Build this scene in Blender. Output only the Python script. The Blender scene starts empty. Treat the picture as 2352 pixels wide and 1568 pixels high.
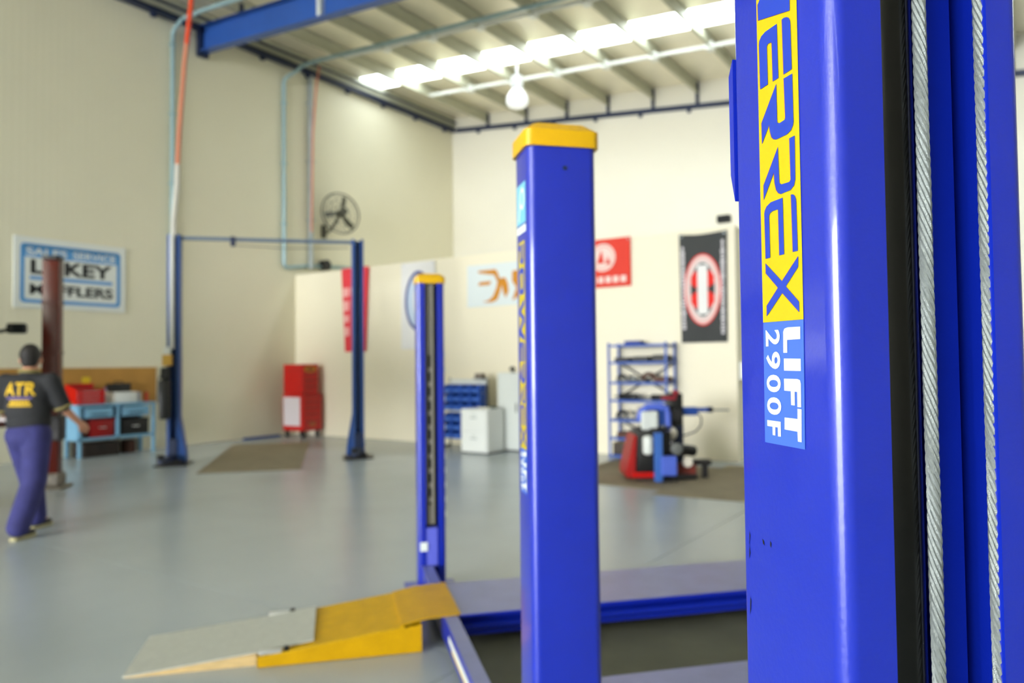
import bpy, bmesh, math, random
from mathutils import Vector, Matrix
from mathutils.bvhtree import BVHTree
from mathutils.geometry import tessellate_polygon

random.seed(7)
SC = bpy.context.scene
COL = SC.collection
PI = math.pi

# ---------------------------------------------------------------- camera
cam_d = bpy.data.cameras.new('camera')
cam_d.sensor_width = 36.0
cam_d.lens = 26.368
cam_d.clip_start = 0.05
cam_d.clip_end = 200
cam_d.dof.use_dof = True
cam_d.dof.focus_distance = 0.76
cam_d.dof.aperture_fstop = 4.6
cam_d.dof.aperture_blades = 0
cam = bpy.data.objects.new('camera', cam_d)
COL.objects.link(cam)
RX = Vector((0.82735, 0.56154, -0.01068))
UP = Vector((0.02611, -0.01947, 0.99947))
FW = Vector((-0.56107, 0.82720, 0.03031))
RX.normalize(); FW.normalize()
UP = RX.cross(FW).normalized(); RX = FW.cross(UP).normalized()
m4 = Matrix((RX, UP, -FW)).transposed().to_4x4()
m4.translation = (0, 0, 1.55)
cam.matrix_world = m4
SC.camera = cam

# ---------------------------------------------------------------- light and exposure
SKY = 38.0            # overcast sky outside the roller doors
ROOFLIGHT = 8.5      # daylight coming through the translucent roof sheets
w = bpy.data.worlds.new('overcast_sky'); SC.world = w
w.use_nodes = True
bg = w.node_tree.nodes['Background']
bg.inputs[0].default_value = (0.93, 0.97, 1.0, 1)
bg.inputs[1].default_value = SKY
# portal over the open roller door: adds no light, only guides the renderer to the sky seen through it
pd = bpy.data.lights.new('door_portal', 'AREA'); pd.shape = 'RECTANGLE'; pd.size = 15.1; pd.size_y = 6.4
pd.cycles.is_portal = True
po = bpy.data.objects.new('door_portal', pd); COL.objects.link(po)
po.location = (-6.05, -26.1, 3.2); po.rotation_euler = (math.radians(90), 0, 0)
SC.view_settings.view_transform = 'Standard'
SC.view_settings.look = 'None'
SC.view_settings.gamma = 1.0
SC.view_settings.exposure = 0.0
SC.view_settings.use_curve_mapping = False

# ---------------------------------------------------------------- materials
def lin(c):
    out = []
    for v in c:
        v = v / 255.0
        out.append(v / 12.92 if v <= 0.04045 else ((v + 0.055) / 1.055) ** 2.4)
    return tuple(out)

MATS = {}
def mat(name, rgb, rough=0.5, metal=0.0, bump=0.0, bscale=60.0, var=0.0, vscale=4.0, coat=0.0, spec=0.5, emit=0.0, stretch=None):
    if name in MATS: return MATS[name]
    m = bpy.data.materials.new(name); m.use_nodes = True
    nt = m.node_tree; b = nt.nodes['Principled BSDF']
    c = lin(rgb)
    b.inputs['Base Color'].default_value = (*c, 1)
    b.inputs['Roughness'].default_value = rough
    b.inputs['Metallic'].default_value = metal
    b.inputs['Specular IOR Level'].default_value = spec
    b.inputs['Coat Weight'].default_value = coat
    b.inputs['Coat Roughness'].default_value = 0.07
    m.diffuse_color = (*c, 1)
    if emit:
        b.inputs['Emission Color'].default_value = (*c, 1)
        b.inputs['Emission Strength'].default_value = emit
    tc = nt.nodes.new('ShaderNodeTexCoord')
    src = tc.outputs['Object']
    if stretch:
        mp = nt.nodes.new('ShaderNodeMapping'); mp.inputs['Scale'].default_value = stretch
        nt.links.new(src, mp.inputs[0]); src = mp.outputs[0]
    if var:
        n = nt.nodes.new('ShaderNodeTexNoise'); n.inputs['Scale'].default_value = vscale; n.inputs['Detail'].default_value = 5
        r = nt.nodes.new('ShaderNodeValToRGB')
        r.color_ramp.elements[0].position = 0.3; r.color_ramp.elements[1].position = 0.7
        r.color_ramp.elements[0].color = (*[v * (1 - var) for v in c], 1)
        r.color_ramp.elements[1].color = (*[min(1, v * (1 + var * 0.5)) for v in c], 1)
        nt.links.new(src, n.inputs['Vector']); nt.links.new(n.outputs['Fac'], r.inputs[0])
        nt.links.new(r.outputs[0], b.inputs['Base Color'])
    if bump:
        n2 = nt.nodes.new('ShaderNodeTexNoise'); n2.inputs['Scale'].default_value = bscale; n2.inputs['Detail'].default_value = 3
        bp = nt.nodes.new('ShaderNodeBump'); bp.inputs['Strength'].default_value = bump; bp.inputs['Distance'].default_value = 0.01
        nt.links.new(src, n2.inputs['Vector']); nt.links.new(n2.outputs['Fac'], bp.inputs['Height'])
        nt.links.new(bp.outputs[0], b.inputs['Normal'])
    MATS[name] = m
    return m

LIFTBLUE = mat('lift_blue_paint', (10, 38, 172), 0.36, bump=0.04, bscale=160, var=0.05, vscale=9, coat=0.6)
DECKBLUE = mat('worn_deck_sheen', (112, 118, 174), 0.28, bump=0.1, bscale=80, var=0.12, vscale=6)  # worn blue, light reflected by the gloss put into the pale colour
LIFTYEL = mat('lift_yellow_paint', (224, 172, 0), 0.36, bump=0.03, bscale=90, var=0.05)
RAMPYEL = mat('ramp_yellow_paint', (200, 153, 0), 0.42, bump=0.08, bscale=120, var=0.1, vscale=9, spec=0.25)
OLDBLUE = mat('older_blue_paint', (26, 72, 142), 0.35, var=0.08)
NAVY = mat('navy_steel_paint', (22, 38, 72), 0.45, var=0.1)
BEAMBLUE = mat('rafter_blue_paint', (44, 84, 160), 0.35, var=0.06)
DARKRED = mat('dark_red_paint', (84, 18, 6), 0.25, var=0.12)
RED = mat('red_enamel', (196, 8, 6), 0.3, var=0.05)
BLACK = mat('black_plastic', (20, 20, 20), 0.4)
GLOSSBLACK = mat('black_gloss_steel', (5, 5, 4), 0.2, spec=0.35)
RUBBER = mat('black_rubber', (26, 26, 26), 0.75, bump=0.2)
GREY = mat('grey_steel', (120, 122, 120), 0.4, 0.4, var=0.1)
LADDERGREY = mat('latch_bar_steel', (158, 153, 142), 0.5, 0.2, var=0.15)
GALV = mat('galvanised_steel', (176, 184, 186), 0.38, 0.6, var=0.12, vscale=8)
CHROME = mat('chrome', (225, 225, 225), 0.3, 0.8)
WHITE = mat('white_enamel', (236, 238, 234), 0.35)
PALEGREY = mat('pale_grey_enamel', (218, 222, 218), 0.4)
LIGHTBLUE = mat('light_blue_enamel', (124, 176, 208), 0.4, var=0.05)
CONDUIT = mat('conduit_teal_grey', (150, 178, 184), 0.35, 0.2)
ALU = mat('chequered_aluminium', (196, 198, 190), 0.5, 0.25, bump=0.6, bscale=90, var=0.06, vscale=25)
TIMBER = mat('bare_timber', (206, 176, 122), 0.7, bump=0.2, var=0.2, vscale=5, stretch=(3, 25, 25))
MDF = mat('brown_fibreboard', (184, 136, 62), 0.65, bump=0.05, var=0.12, vscale=3)
SKIN = mat('skin', (202, 142, 112), 0.5, var=0.06)
HAIR = mat('dark_hair', (28, 22, 20), 0.55, bump=0.5, bscale=140)
SHIRT = mat('black_polo_cloth', (40, 40, 43), 0.85, bump=0.3, bscale=40, var=0.1)
KHAKI = mat('khaki_rib', (140, 126, 76), 0.85)
TROUSER = mat('blue_work_drill', (52, 52, 112), 0.85, bump=0.5, bscale=14, var=0.2, vscale=8)
SHOE = mat('black_shoe', (26, 24, 24), 0.5)
SOLE = mat('pale_sole', (176, 168, 128), 0.7)
PRINTYEL = mat('shirt_print_yellow', (226, 182, 28), 0.7)
PRINTPUR = mat('shirt_print_purple', (110, 92, 150), 0.7)
DECALYEL = mat('decal_yellow', (202, 180, 6), 0.3, var=0.03)
DECALINK = mat('decal_blue_ink', (32, 62, 178), 0.3)
DECALEDGE = mat('decal_red_edge', (190, 60, 40), 0.3)
DECALPALE = mat('decal_pale_blue', (66, 106, 200), 0.3, var=0.03)
DECALWHITE = mat('decal_white', (236, 242, 240), 0.35)
CYAN = mat('sticker_cyan', (120, 196, 226), 0.35)
SIGNWHITE = mat('sign_white', (226, 230, 226), 0.5)
SIGNBLUE = mat('sign_blue', (84, 152, 214), 0.5)
SIGNBLACK = mat('sign_black', (16, 18, 18), 0.5)
FLAGRED = mat('flag_red', (222, 62, 46), 0.8)
FLAGPINK = mat('flag_crimson', (228, 60, 72), 0.8)
FLAGPALE = mat('flag_pale_print', (240, 214, 206), 0.8)
FLAGBLACK = mat('flag_black', (60, 62, 62), 0.8, var=0.06)
FLAGWHITE = mat('flag_white', (234, 232, 230), 0.8)
BRIGHTRED = mat('flag_bright_red', (226, 40, 30), 0.8)
BLUSH = mat('flag_ring_blush', (226, 196, 192), 0.8)
INKBLUE = mat('flag_navy', (44, 60, 140), 0.8)
ORANGE = mat('logo_orange', (204, 132, 0), 0.5)
ICE = mat('logo_ice_white', (222, 230, 230), 0.5)
BINBLUE = mat('bin_blue_plastic', (38, 88, 184), 0.45)
RACKBLUE = mat('rack_blue_paint', (58, 96, 184), 0.4)
RUSTY = mat('rusty_brown_steel', (92, 60, 48), 0.6, 0.3, var=0.3, vscale=20)
DARKSTEEL = mat('dark_steel', (52, 50, 50), 0.45, 0.5, var=0.2)
HOSEORANGE = mat('orange_hose', (222, 74, 36), 0.5)
HOSESALMON = mat('salmon_hose', (206, 130, 100), 0.6)
BARGREY = mat('cross_bar_grey_blue', (84, 104, 128), 0.45)
HOSEPALE = mat('pale_hose_sleeve', (200, 196, 186), 0.6)
FANGREY = mat('fan_dark_olive', (72, 72, 60), 0.5)
CREAMVAN = mat('van_cream_paint', (214, 210, 186), 0.25, coat=0.5)
GLASS = mat('dark_tinted_glass', (24, 30, 32), 0.06, spec=0.8)
LEAD = mat('black_cable', (24, 24, 26), 0.6)
YELPLASTIC = mat('yellow_plastic', (224, 190, 30), 0.5)
PURPLE = mat('purple_cap_plastic', (96, 84, 150), 0.5)
BONE = mat('bone_white_plastic', (228, 220, 206), 0.5)
ROPE = mat('wire_rope_zinc', (142, 148, 146), 0.42, 0.35, bump=0.25, bscale=900, var=0.12, vscale=60)
LAMPWHITE = mat('lamp_white', (236, 238, 240), 0.4)
LAMPLIT = mat('lamp_globe_lit', (240, 242, 244), 0.3, emit=0.5)

# ---------------------------------------------------------------- mesh helpers
class MB:
    """collects shapes in one bmesh; build() links them as one mesh object"""
    def __init__(s): s.bm = bmesh.new()
    def _merge(s, t, mi, M):
        if M is not None: bmesh.ops.transform(t, matrix=M, verts=t.verts)
        for f in t.faces: f.material_index = mi
        me = bpy.data.meshes.new('tmp'); t.to_mesh(me); t.free()
        s.bm.from_mesh(me); bpy.data.meshes.remove(me)
        return s
    def box(s, lo, hi, bev=0.0, mi=0, M=None, seg=1):
        t = bmesh.new()
        x0, y0, z0 = lo; x1, y1, z1 = hi
        v = [t.verts.new(p) for p in ((x0,y0,z0),(x1,y0,z0),(x1,y1,z0),(x0,y1,z0),(x0,y0,z1),(x1,y0,z1),(x1,y1,z1),(x0,y1,z1))]
        for q in ((3,2,1,0),(4,5,6,7),(0,1,5,4),(1,2,6,5),(2,3,7,6),(3,0,4,7)): t.faces.new([v[i] for i in q])
        if bev: bmesh.ops.bevel(t, geom=list(t.edges), offset=bev, segments=seg, affect='EDGES', profile=0.5)
        return s._merge(t, mi, M)
    def cyl(s, p0, p1, r0, r1=None, n=16, mi=0, M=None):
        p0, p1 = Vector(p0), Vector(p1); r1 = r0 if r1 is None else r1
        d = (p1 - p0).normalized(); u = d.orthogonal().normalized(); v = d.cross(u)
        t = bmesh.new(); A, B = [], []
        for i in range(n):
            a = 2 * PI * i / n; e = u * math.cos(a) + v * math.sin(a)
            A.append(t.verts.new(p0 + e * r0)); B.append(t.verts.new(p1 + e * r1))
        for i in range(n):
            j = (i + 1) % n; t.faces.new((A[i], A[j], B[j], B[i]))
        t.faces.new(A[::-1]); t.faces.new(B)
        return s._merge(t, mi, M)
    def tube(s, pts, r, n=8, mi=0, M=None, closed=False):
        pts = [Vector(p) for p in pts]; t = bmesh.new(); rings = []
        N = len(pts); rr = r if isinstance(r, (list, tuple)) else [r] * N
        prev = None
        for i, p in enumerate(pts):
            if closed: d = (pts[(i + 1) % N] - pts[i - 1]).normalized()
            else: d = (pts[min(i + 1, N - 1)] - pts[max(i - 1, 0)]).normalized()
            u = d.orthogonal().normalized() if prev is None else (prev - d * prev.dot(d)).normalized()
            prev = u; v = d.cross(u)
            rings.append([t.verts.new(p + (u * math.cos(2*PI*k/n) + v * math.sin(2*PI*k/n)) * rr[i]) for k in range(n)])
        for i in range(N if closed else N - 1):
            a, b = rings[i], rings[(i + 1) % N]
            for k in range(n):
                l = (k + 1) % n; t.faces.new((a[k], a[l], b[l], b[k]))
        if not closed: t.faces.new(rings[0][::-1]); t.faces.new(rings[-1])
        return s._merge(t, mi, M)
    def prism(s, poly, z0, z1, mi=0, M=None, bev=0.0):
        t = bmesh.new()
        a = [t.verts.new((x, y, z0)) for x, y in poly]; b = [t.verts.new((x, y, z1)) for x, y in poly]
        n = len(poly)
        t.faces.new(a[::-1]); t.faces.new(b)
        for i in range(n):
            j = (i + 1) % n; t.faces.new((a[i], a[j], b[j], b[i]))
        bmesh.ops.recalc_face_normals(t, faces=t.faces)
        if bev:
            bmesh.ops.bevel(t, geom=list(t.edges), offset=bev, segments=1, affect='EDGES', profile=0.5)
        bmesh.ops.triangulate(t, faces=[f for f in t.faces if len(f.verts) > 4])
        return s._merge(t, mi, M)
    def ell(s, c, r, n=16, mi=0, M=None):
        t = bmesh.new()
        bmesh.ops.create_uvsphere(t, u_segments=n, v_segments=max(6, n // 2), radius=1.0)
        bmesh.ops.scale(t, vec=Vector(r), verts=t.verts)
        bmesh.ops.translate(t, vec=Vector(c), verts=t.verts)
        return s._merge(t, mi, M)
    def lathe(s, prof, n=20, mi=0, M=None):
        t = bmesh.new(); rings = []
        for r, z in prof:
            rings.append([t.verts.new((max(r, 1e-4) * math.cos(2*PI*k/n), max(r, 1e-4) * math.sin(2*PI*k/n), z)) for k in range(n)])
        for a, b in zip(rings, rings[1:]):
            for k in range(n):
                l = (k + 1) % n; t.faces.new((a[k], a[l], b[l], b[k]))
        t.faces.new(rings[0][::-1]); t.faces.new(rings[-1])
        return s._merge(t, mi, M)
    def face(s, pts, mi=0):
        f = s.bm.faces.new([s.bm.verts.new(p) for p in pts]); f.material_index = mi
        return s
    def raw(s, verts, faces, mi=0, M=None):
        t = bmesh.new(); vs = [t.verts.new(v) for v in verts]
        for f in faces:
            try: t.faces.new([vs[i] for i in f])
            except ValueError: pass
        return s._merge(t, mi, M)
    def build(s, name, mats, parent=None, loc=None, rotz=None, angle=35, kind=None):
        me = bpy.data.meshes.new(name)
        bmesh.ops.recalc_face_normals(s.bm, faces=s.bm.faces)
        s.bm.to_mesh(me); s.bm.free()
        for m in (mats if isinstance(mats, (list, tuple)) else [mats]): me.materials.append(m)
        me.polygons.foreach_set('use_smooth', [True] * len(me.polygons))
        me.set_sharp_from_angle(angle=math.radians(angle))
        o = bpy.data.objects.new(name, me); COL.objects.link(o)
        if parent: o.parent = parent
        if loc is not None: o.location = loc
        if rotz is not None: o.rotation_euler = (0, 0, rotz)
        if kind: o['kind'] = kind
        return o

def tag(o, label=None, cat=None, group=None, kind=None):
    if label: o['label'] = label
    if cat: o['category'] = cat
    if group: o['group'] = group
    if kind: o['kind'] = kind
    return o

def empty(name, loc, rz=0.0, label=None, cat=None, group=None):
    o = bpy.data.objects.new(name, None); COL.objects.link(o)
    o.empty_display_size = 0.1
    o.location = loc; o.rotation_euler = (0, 0, rz)
    return tag(o, label, cat, group)

def copy_tree(o, parent=None):
    c = o.copy(); COL.objects.link(c)
    if parent: c.parent = parent
    for ch in list(o.children): copy_tree(ch, c)
    return c

# lift bays stand at this angle to the walls: local x runs along a bay, local y across it
BAY = math.radians(90 - 42.525)
AX = Vector((math.cos(BAY), math.sin(BAY), 0)); BX_ = Vector((-math.sin(BAY), math.cos(BAY), 0))
def bay(a, b, z=0.0): return AX * a + BX_ * b + Vector((0, 0, z))

# flat lettering: outline of a word as triangles, fitted to the unit square
def glyphs(text, weight=0.0):
    cu = bpy.data.curves.new('tmp_text', 'FONT'); cu.body = text; cu.offset = weight; cu.resolution_u = 4
    o = bpy.data.objects.new('tmp_text', cu); COL.objects.link(o)
    bpy.context.view_layer.update()
    me = bpy.data.meshes.new_from_object(o.evaluated_get(bpy.context.evaluated_depsgraph_get()))
    vs = [v.co.copy() for v in me.vertices]; fs = [tuple(p.vertices) for p in me.polygons]
    bpy.data.objects.remove(o); bpy.data.curves.remove(cu); bpy.data.meshes.remove(me)
    x0 = min(v.x for v in vs); x1 = max(v.x for v in vs); y0 = min(v.y for v in vs); y1 = max(v.y for v in vs)
    return [((v.x - x0) / (x1 - x0), (v.y - y0) / (y1 - y0)) for v in vs], fs

def word(mb, text, fn, weight=0.0, mi=0, cuts=0):
    """place a word: fn(u, v) -> point, u along the reading direction, v up, both 0..1"""
    vs, fs = glyphs(text, weight)
    if cuts:                                   # finer mesh, so that it can lie on a curved surface
        t = bmesh.new(); vv = [t.verts.new((x, y, 0)) for x, y in vs]
        for f in fs:
            try: t.faces.new([vv[i] for i in f])
            except ValueError: pass
        bmesh.ops.triangulate(t, faces=list(t.faces))
        for _ in range(cuts):
            bmesh.ops.subdivide_edges(t, edges=[e for e in t.edges if e.calc_length() > .06], cuts=1, use_grid_fill=True)
            bmesh.ops.triangulate(t, faces=list(t.faces))
        t.verts.index_update(); vs = [(v.co.x, v.co.y) for v in t.verts]; fs = [tuple(v.index for v in f.verts) for f in t.faces]; t.free()
    return mb.raw([fn(u, v) for u, v in vs], fs, mi)

def sheet(mb, poly, fn, mi=0, cuts=2):
    """flat outline, cut finely enough to follow a waving cloth: fn(x, y) -> point"""
    t = bmesh.new()
    vv = [t.verts.new((x, y, 0)) for x, y in poly]
    for tri in tessellate_polygon([[Vector((x, y, 0)) for x, y in poly]]): t.faces.new([vv[i] for i in tri])
    for _ in range(cuts): bmesh.ops.subdivide_edges(t, edges=list(t.edges), cuts=1, use_grid_fill=True)
    bmesh.ops.triangulate(t, faces=list(t.faces))
    vs = [fn(v.co.x, v.co.y) for v in t.verts]; t.verts.index_update()
    fs = [tuple(v.index for v in q.verts) for q in t.faces]; t.free()
    return mb.raw(vs, fs, mi)

def ring(mb, outer, inner, fn, mi=0):
    n = len(outer)
    vs = [fn(*p) for p in outer] + [fn(*p) for p in inner]
    return mb.raw(vs, [(i, (i + 1) % n, n + (i + 1) % n, n + i) for i in range(n)], mi)

def oval(cx, cy, rx, ry, n=40): return [(cx + rx * math.cos(2*PI*i/n), cy + ry * math.sin(2*PI*i/n)) for i in range(n)]
def rrect(x0, y0, x1, y1, r, n=5):
    out = []
    for cx, cy, a0 in ((x1-r, y1-r, 0), (x0+r, y1-r, 90), (x0+r, y0+r, 180), (x1-r, y0+r, 270)):
        for i in range(n + 1):
            a = math.radians(a0 + 90 * i / n); out.append((cx + r * math.cos(a), cy + r * math.sin(a)))
    return out

# ================================================================ THE SETTING
LW = -13.95; BACK = 17.5; OFF_Y = 11.6; OFF_X = -3.65; OFF_Z = 3.68
RIGHT = 9.0; FRONT = -26.0
def roof_z(x, off, k=0.075): return off - k * (x - LW)

def wall_mat(name, rgb, ribs):
    m = mat(name, rgb, 0.6, var=0.03, vscale=0.6)
    nt = m.node_tree; b = nt.nodes['Principled BSDF']
    tc = nt.nodes.new('ShaderNodeTexCoord')
    wv = nt.nodes.new('ShaderNodeTexWave'); wv.wave_type = 'BANDS'; wv.bands_direction = ribs
    wv.inputs['Scale'].default_value = 2.6; wv.inputs['Distortion'].default_value = 0
    bp = nt.nodes.new('ShaderNodeBump'); bp.inputs['Strength'].default_value = 0.12; bp.inputs['Distance'].default_value = 0.01
    nt.links.new(tc.outputs['Object'], wv.inputs['Vector']); nt.links.new(wv.outputs['Fac'], bp.inputs['Height'])
    nt.links.new(bp.outputs[0], b.inputs['Normal'])
    return m
WALL_L = wall_mat('cream_wall_panel', (230, 225, 200), 'Y')
WALL_B = wall_mat('cream_back_panel', (230, 225, 210), 'X')
BLOCK = mat('grey_concrete_wall', (168, 165, 152), 0.85, var=0.1)
OFFICE = mat('cream_office_paint', (241, 232, 207), 0.55, var=0.02, vscale=0.8)

def floor_mat():
    m = mat('grey_floor_paint', (150, 156, 146), 0.3, spec=0.5)
    nt = m.node_tree; b = nt.nodes['Principled BSDF']
    tc = nt.nodes.new('ShaderNodeTexCoord')
    n1 = nt.nodes.new('ShaderNodeTexNoise'); n1.inputs['Scale'].default_value = 0.55; n1.inputs['Detail'].default_value = 6
    r1 = nt.nodes.new('ShaderNodeValToRGB')
    r1.color_ramp.elements[0].position = 0.32; r1.color_ramp.elements[0].color = (*lin((168, 177, 181)), 1)
    r1.color_ramp.elements[1].position = 0.72; r1.color_ramp.elements[1].color = (*lin((180, 189, 195)), 1)
    n2 = nt.nodes.new('ShaderNodeTexNoise'); n2.inputs['Scale'].default_value = 1.2; n2.inputs['Detail'].default_value = 1
    mr = nt.nodes.new('ShaderNodeMapRange'); mr.inputs['To Min'].default_value = 0.22; mr.inputs['To Max'].default_value = 0.28
    for n in (n1, n2): nt.links.new(tc.outputs['Object'], n.inputs['Vector'])
    nt.links.new(n1.outputs['Fac'], r1.inputs[0]); nt.links.new(r1.outputs[0], b.inputs['Base Color'])
    nt.links.new(n2.outputs['Fac'], mr.inputs['Value']); nt.links.new(mr.outputs[0], b.inputs['Roughness'])
    return m
FLOORM = floor_mat()
SAWCUT = mat('saw_cut_joint', (112, 116, 108), 0.8)
APRON = mat('concrete_apron', (206, 203, 194), 0.85, var=0.1)

def structure(name, mb, mats, **k): return mb.build(name, mats, kind='structure', **k)

# floor: a base with painted bays of concrete between saw cuts
fl = structure('floor', MB().box((LW - .2, FRONT - .2, -0.3), (RIGHT + .2, BACK + .2, -0.006)), SAWCUT)
xs = [LW, -8.2, -2.42, 3.3, RIGHT]; ys = [FRONT, -10.0, -2.4, 3.2, BACK]
for i in range(4):
    for j in range(4):
        MB().box((xs[i] + .003, ys[j] + .003, -0.006), (xs[i+1] - .003, ys[j+1] - .003, 0.0)).build('slab', FLOORM, fl)
structure('ground', MB().box((-40, -40, -0.32), (40, FRONT - .2, -0.02)), APRON)  # unseen ground added to block low sky light and bounce daylight in

structure('wall_left', MB().box((LW - .2, FRONT, 0), (LW, BACK, 9.0)), WALL_L)
structure('wall_back', MB().box((LW - .2, BACK, 0), (RIGHT + .2, BACK + .2, 9.0)), WALL_B)
structure('wall_right', MB().box((RIGHT, FRONT, 0), (RIGHT + .2, BACK, 9.0)), BLOCK)
# the wall behind the camera has one wide open roller door
fw = MB()
DOORS = [(-13.6, 1.5)]
edge = LW - .2
for x0, x1 in DOORS:
    fw.box((edge, FRONT - .2, 0), (x0, FRONT, 9.0)); fw.box((x0, FRONT - .2, 6.4), (x1, FRONT, 9.0)); edge = x1
fw.box((edge, FRONT - .2, 0), (RIGHT + .2, FRONT, 9.0))
structure('wall_front', fw, BLOCK)
# site office in the far corner
structure('wall_office_front', MB().box((LW, OFF_Y, 0), (OFF_X, OFF_Y + .12, OFF_Z)), OFFICE)
structure('wall_office_side', MB().box((OFF_X - .12, OFF_Y + .12, 0), (OFF_X, BACK, OFF_Z)), OFFICE)
structure('ceiling_office', MB().box((LW, OFF_Y + .12, OFF_Z - .12), (OFF_X - .12, BACK, OFF_Z - .004)), OFFICE)

# roof
SHEET = mat('roof_lining_foil', (250, 244, 226), 0.42, 0.45, bump=0.25, bscale=5, var=0.06, vscale=1.5)
PURLIN = mat('purlin_zinc', (186, 186, 164), 0.5, 0.05, var=0.06)
SKYL = mat('translucent_roof_sheet', (235, 245, 250), 0.4, emit=ROOFLIGHT)
ce = bpy.data.objects.new('ceiling', None); COL.objects.link(ce); ce['kind'] = 'structure'
ce.location = (LW, 0, 8.0)
def roof_slab(y0, y1, off, th, x0=LW - .1, x1=RIGHT + .1):
    mb = MB(); z0, z1 = roof_z(x0, off) - 8.0, roof_z(x1, off) - 8.0
    X0, X1 = x0 - LW, x1 - LW
    v = [(X0,y0,z0),(X1,y0,z1),(X1,y1,z1),(X0,y1,z0),(X0,y0,z0+th),(X1,y0,z1+th),(X1,y1,z1+th),(X0,y1,z0+th)]
    return mb.raw(v, [(3,2,1,0),(4,5,6,7),(0,1,5,4),(1,2,6,5),(2,3,7,6),(3,0,4,7)])
SKY_Y = [(-12.6, -11.76), (13.6, 14.46)]
y = FRONT - .1
for s0, s1 in SKY_Y + [(BACK + .1, None)]:
    roof_slab(y, s0, 8.93, 0.05).build('roof_sheet', SHEET, ce); y = s1
for s0, s1 in SKY_Y:
    e = LW + .03
    while e < RIGHT - .1:
        e2 = min(e + 4.45, RIGHT - .02)
        roof_slab(s0, s1, 8.94, 0.03, e, e2 - .015).build('skylight_panel', SKYL, ce); e = e2
def zed(x):
    """cold rolled Z purlin"""
    z = roof_z(x, 8.93) - 8.0; X = x - LW; h = 0.30
    mb = MB()
    mb.box((X - .003, FRONT, z - h), (X + .003, BACK, z - .004))
    mb.box((X - .003, FRONT, z - h), (X + .055, BACK, z - h + .006))
    mb.box((X - .05, FRONT, z - .012), (X + .003, BACK, z - .004))
    return mb
PX = [-13.85, -12.6, -11.27, -9.97, -8.73, -7.48, -6.33, -5.1, -3.85, -2.55, -1.3, 0, 1.3, 2.6, 3.9, 5.2, 6.5, 7.8]
for x in PX: zed(x).build('purlin', PURLIN, ce)
BRACE = mat('bridging_pale_zinc', (238, 240, 236), 0.45)
for yb in (11.85, 14.87, 6.6):
    for x0, x1 in zip(PX[1:12], PX[2:13]):
        mb = MB(); za, zb = roof_z(x0, 8.68) - 8, roof_z(x1, 8.68) - 8
        mb.tube([(x0 - LW, yb, za), (x1 - LW, yb, zb)], 0.045, 6)
        mb.box((x1 - LW - .07, yb - .1, zb - .09), (x1 - LW + .07, yb + .1, zb + .06))
        mb.build('bridging', BRACE, ce)
# eaves beam along the left wall with its cleats
eb = structure('trim_1', MB().box((LW + .001, FRONT, 8.5), (LW + .09, BACK - .001, 8.76)).box((LW + .09, FRONT, 8.5), (LW + .2, BACK - .001, 8.515)).box((LW + .09, FRONT, 8.745), (LW + .2, BACK - .001, 8.76)), NAVY)
k = FRONT + .8
while k < BACK - .3:
    MB().box((LW + .02, k - .05, 8.42), (LW + .12, k + .05, 8.5), 0.01).build('cleat', NAVY, eb); k += 1.28
# angle on top of the back wall, following the roof
mb = MB(); n = 24
za, zb = roof_z(LW + .2, 8.54, .104), roof_z(RIGHT, 8.54, .104)
mb.raw([(LW+.2,BACK-.09,za-.05),(RIGHT,BACK-.09,zb-.05),(RIGHT,BACK-.002,zb-.05),(LW+.2,BACK-.002,za-.05),(LW+.2,BACK-.09,za+.06),(RIGHT,BACK-.09,zb+.06),(RIGHT,BACK-.002,zb+.06),(LW+.2,BACK-.002,za+.06)],
       [(3,2,1,0),(4,5,6,7),(0,1,5,4),(1,2,6,5),(2,3,7,6),(3,0,4,7)])
ba = structure('trim_2', mb, NAVY)
for x in PX[1:-1]:
    z = roof_z(x, 8.6, .104); MB().box((x - .03, BACK - .1, z - .02), (x + .03, BACK - .01, roof_z(x, 8.9))).build('cleat', NAVY, ba)
for i in range(14):
    x = LW + 1.0 + i * 1.28; z = roof_z(x, 8.48, .104); MB().box((x - .04, BACK - .08, z - .07), (x + .04, BACK - .01, z + .01)).build('bolt_tab', NAVY, ba)
# portal rafter
RY = 9.15
def sloped(y0, y1, o0, o1, x0, x1, mb):
    a, b = x0 - LW, x1 - LW
    za0, zb0, za1, zb1 = [roof_z(x, o) - 8.0 for x, o in ((x0, o0), (x1, o0), (x0, o1), (x1, o1))]
    v = [(a,y0,za0),(b,y0,zb0),(b,y1,zb0),(a,y1,za0),(a,y0,za1),(b,y0,zb1),(b,y1,zb1),(a,y1,za1)]
    return mb.raw(v, [(3,2,1,0),(4,5,6,7),(0,1,5,4),(1,2,6,5),(2,3,7,6),(3,0,4,7)])
rf = MB()
sloped(RY - .008, RY + .008, 8.10, 8.60, LW + .12, RIGHT, rf)
sloped(RY - .10, RY + .10, 8.08, 8.10, LW + .12, RIGHT, rf)
sloped(RY - .10, RY + .10, 8.60, 8.62, LW + .12, RIGHT, rf)
rfo = rf.build('rafter', BEAMBLUE, ce)
sloped(RY - .11, RY + .11, 7.98, 8.66, LW + .01, LW + .13, MB()).build('end_plate', NAVY, rfo)
for x in PX[1:]:
    sloped(RY - .05, RY + .05, 8.62, 8.85, x - .012, x + .012, MB()).build('purlin_cleat', NAVY, rfo)
sloped(RY - .10, RY - .008, 8.10, 8.60, -10.3, -10.2, MB()).build('web_stiffener', mat('stiffener_pale', (196, 200, 196), 0.5), rfo)

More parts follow.
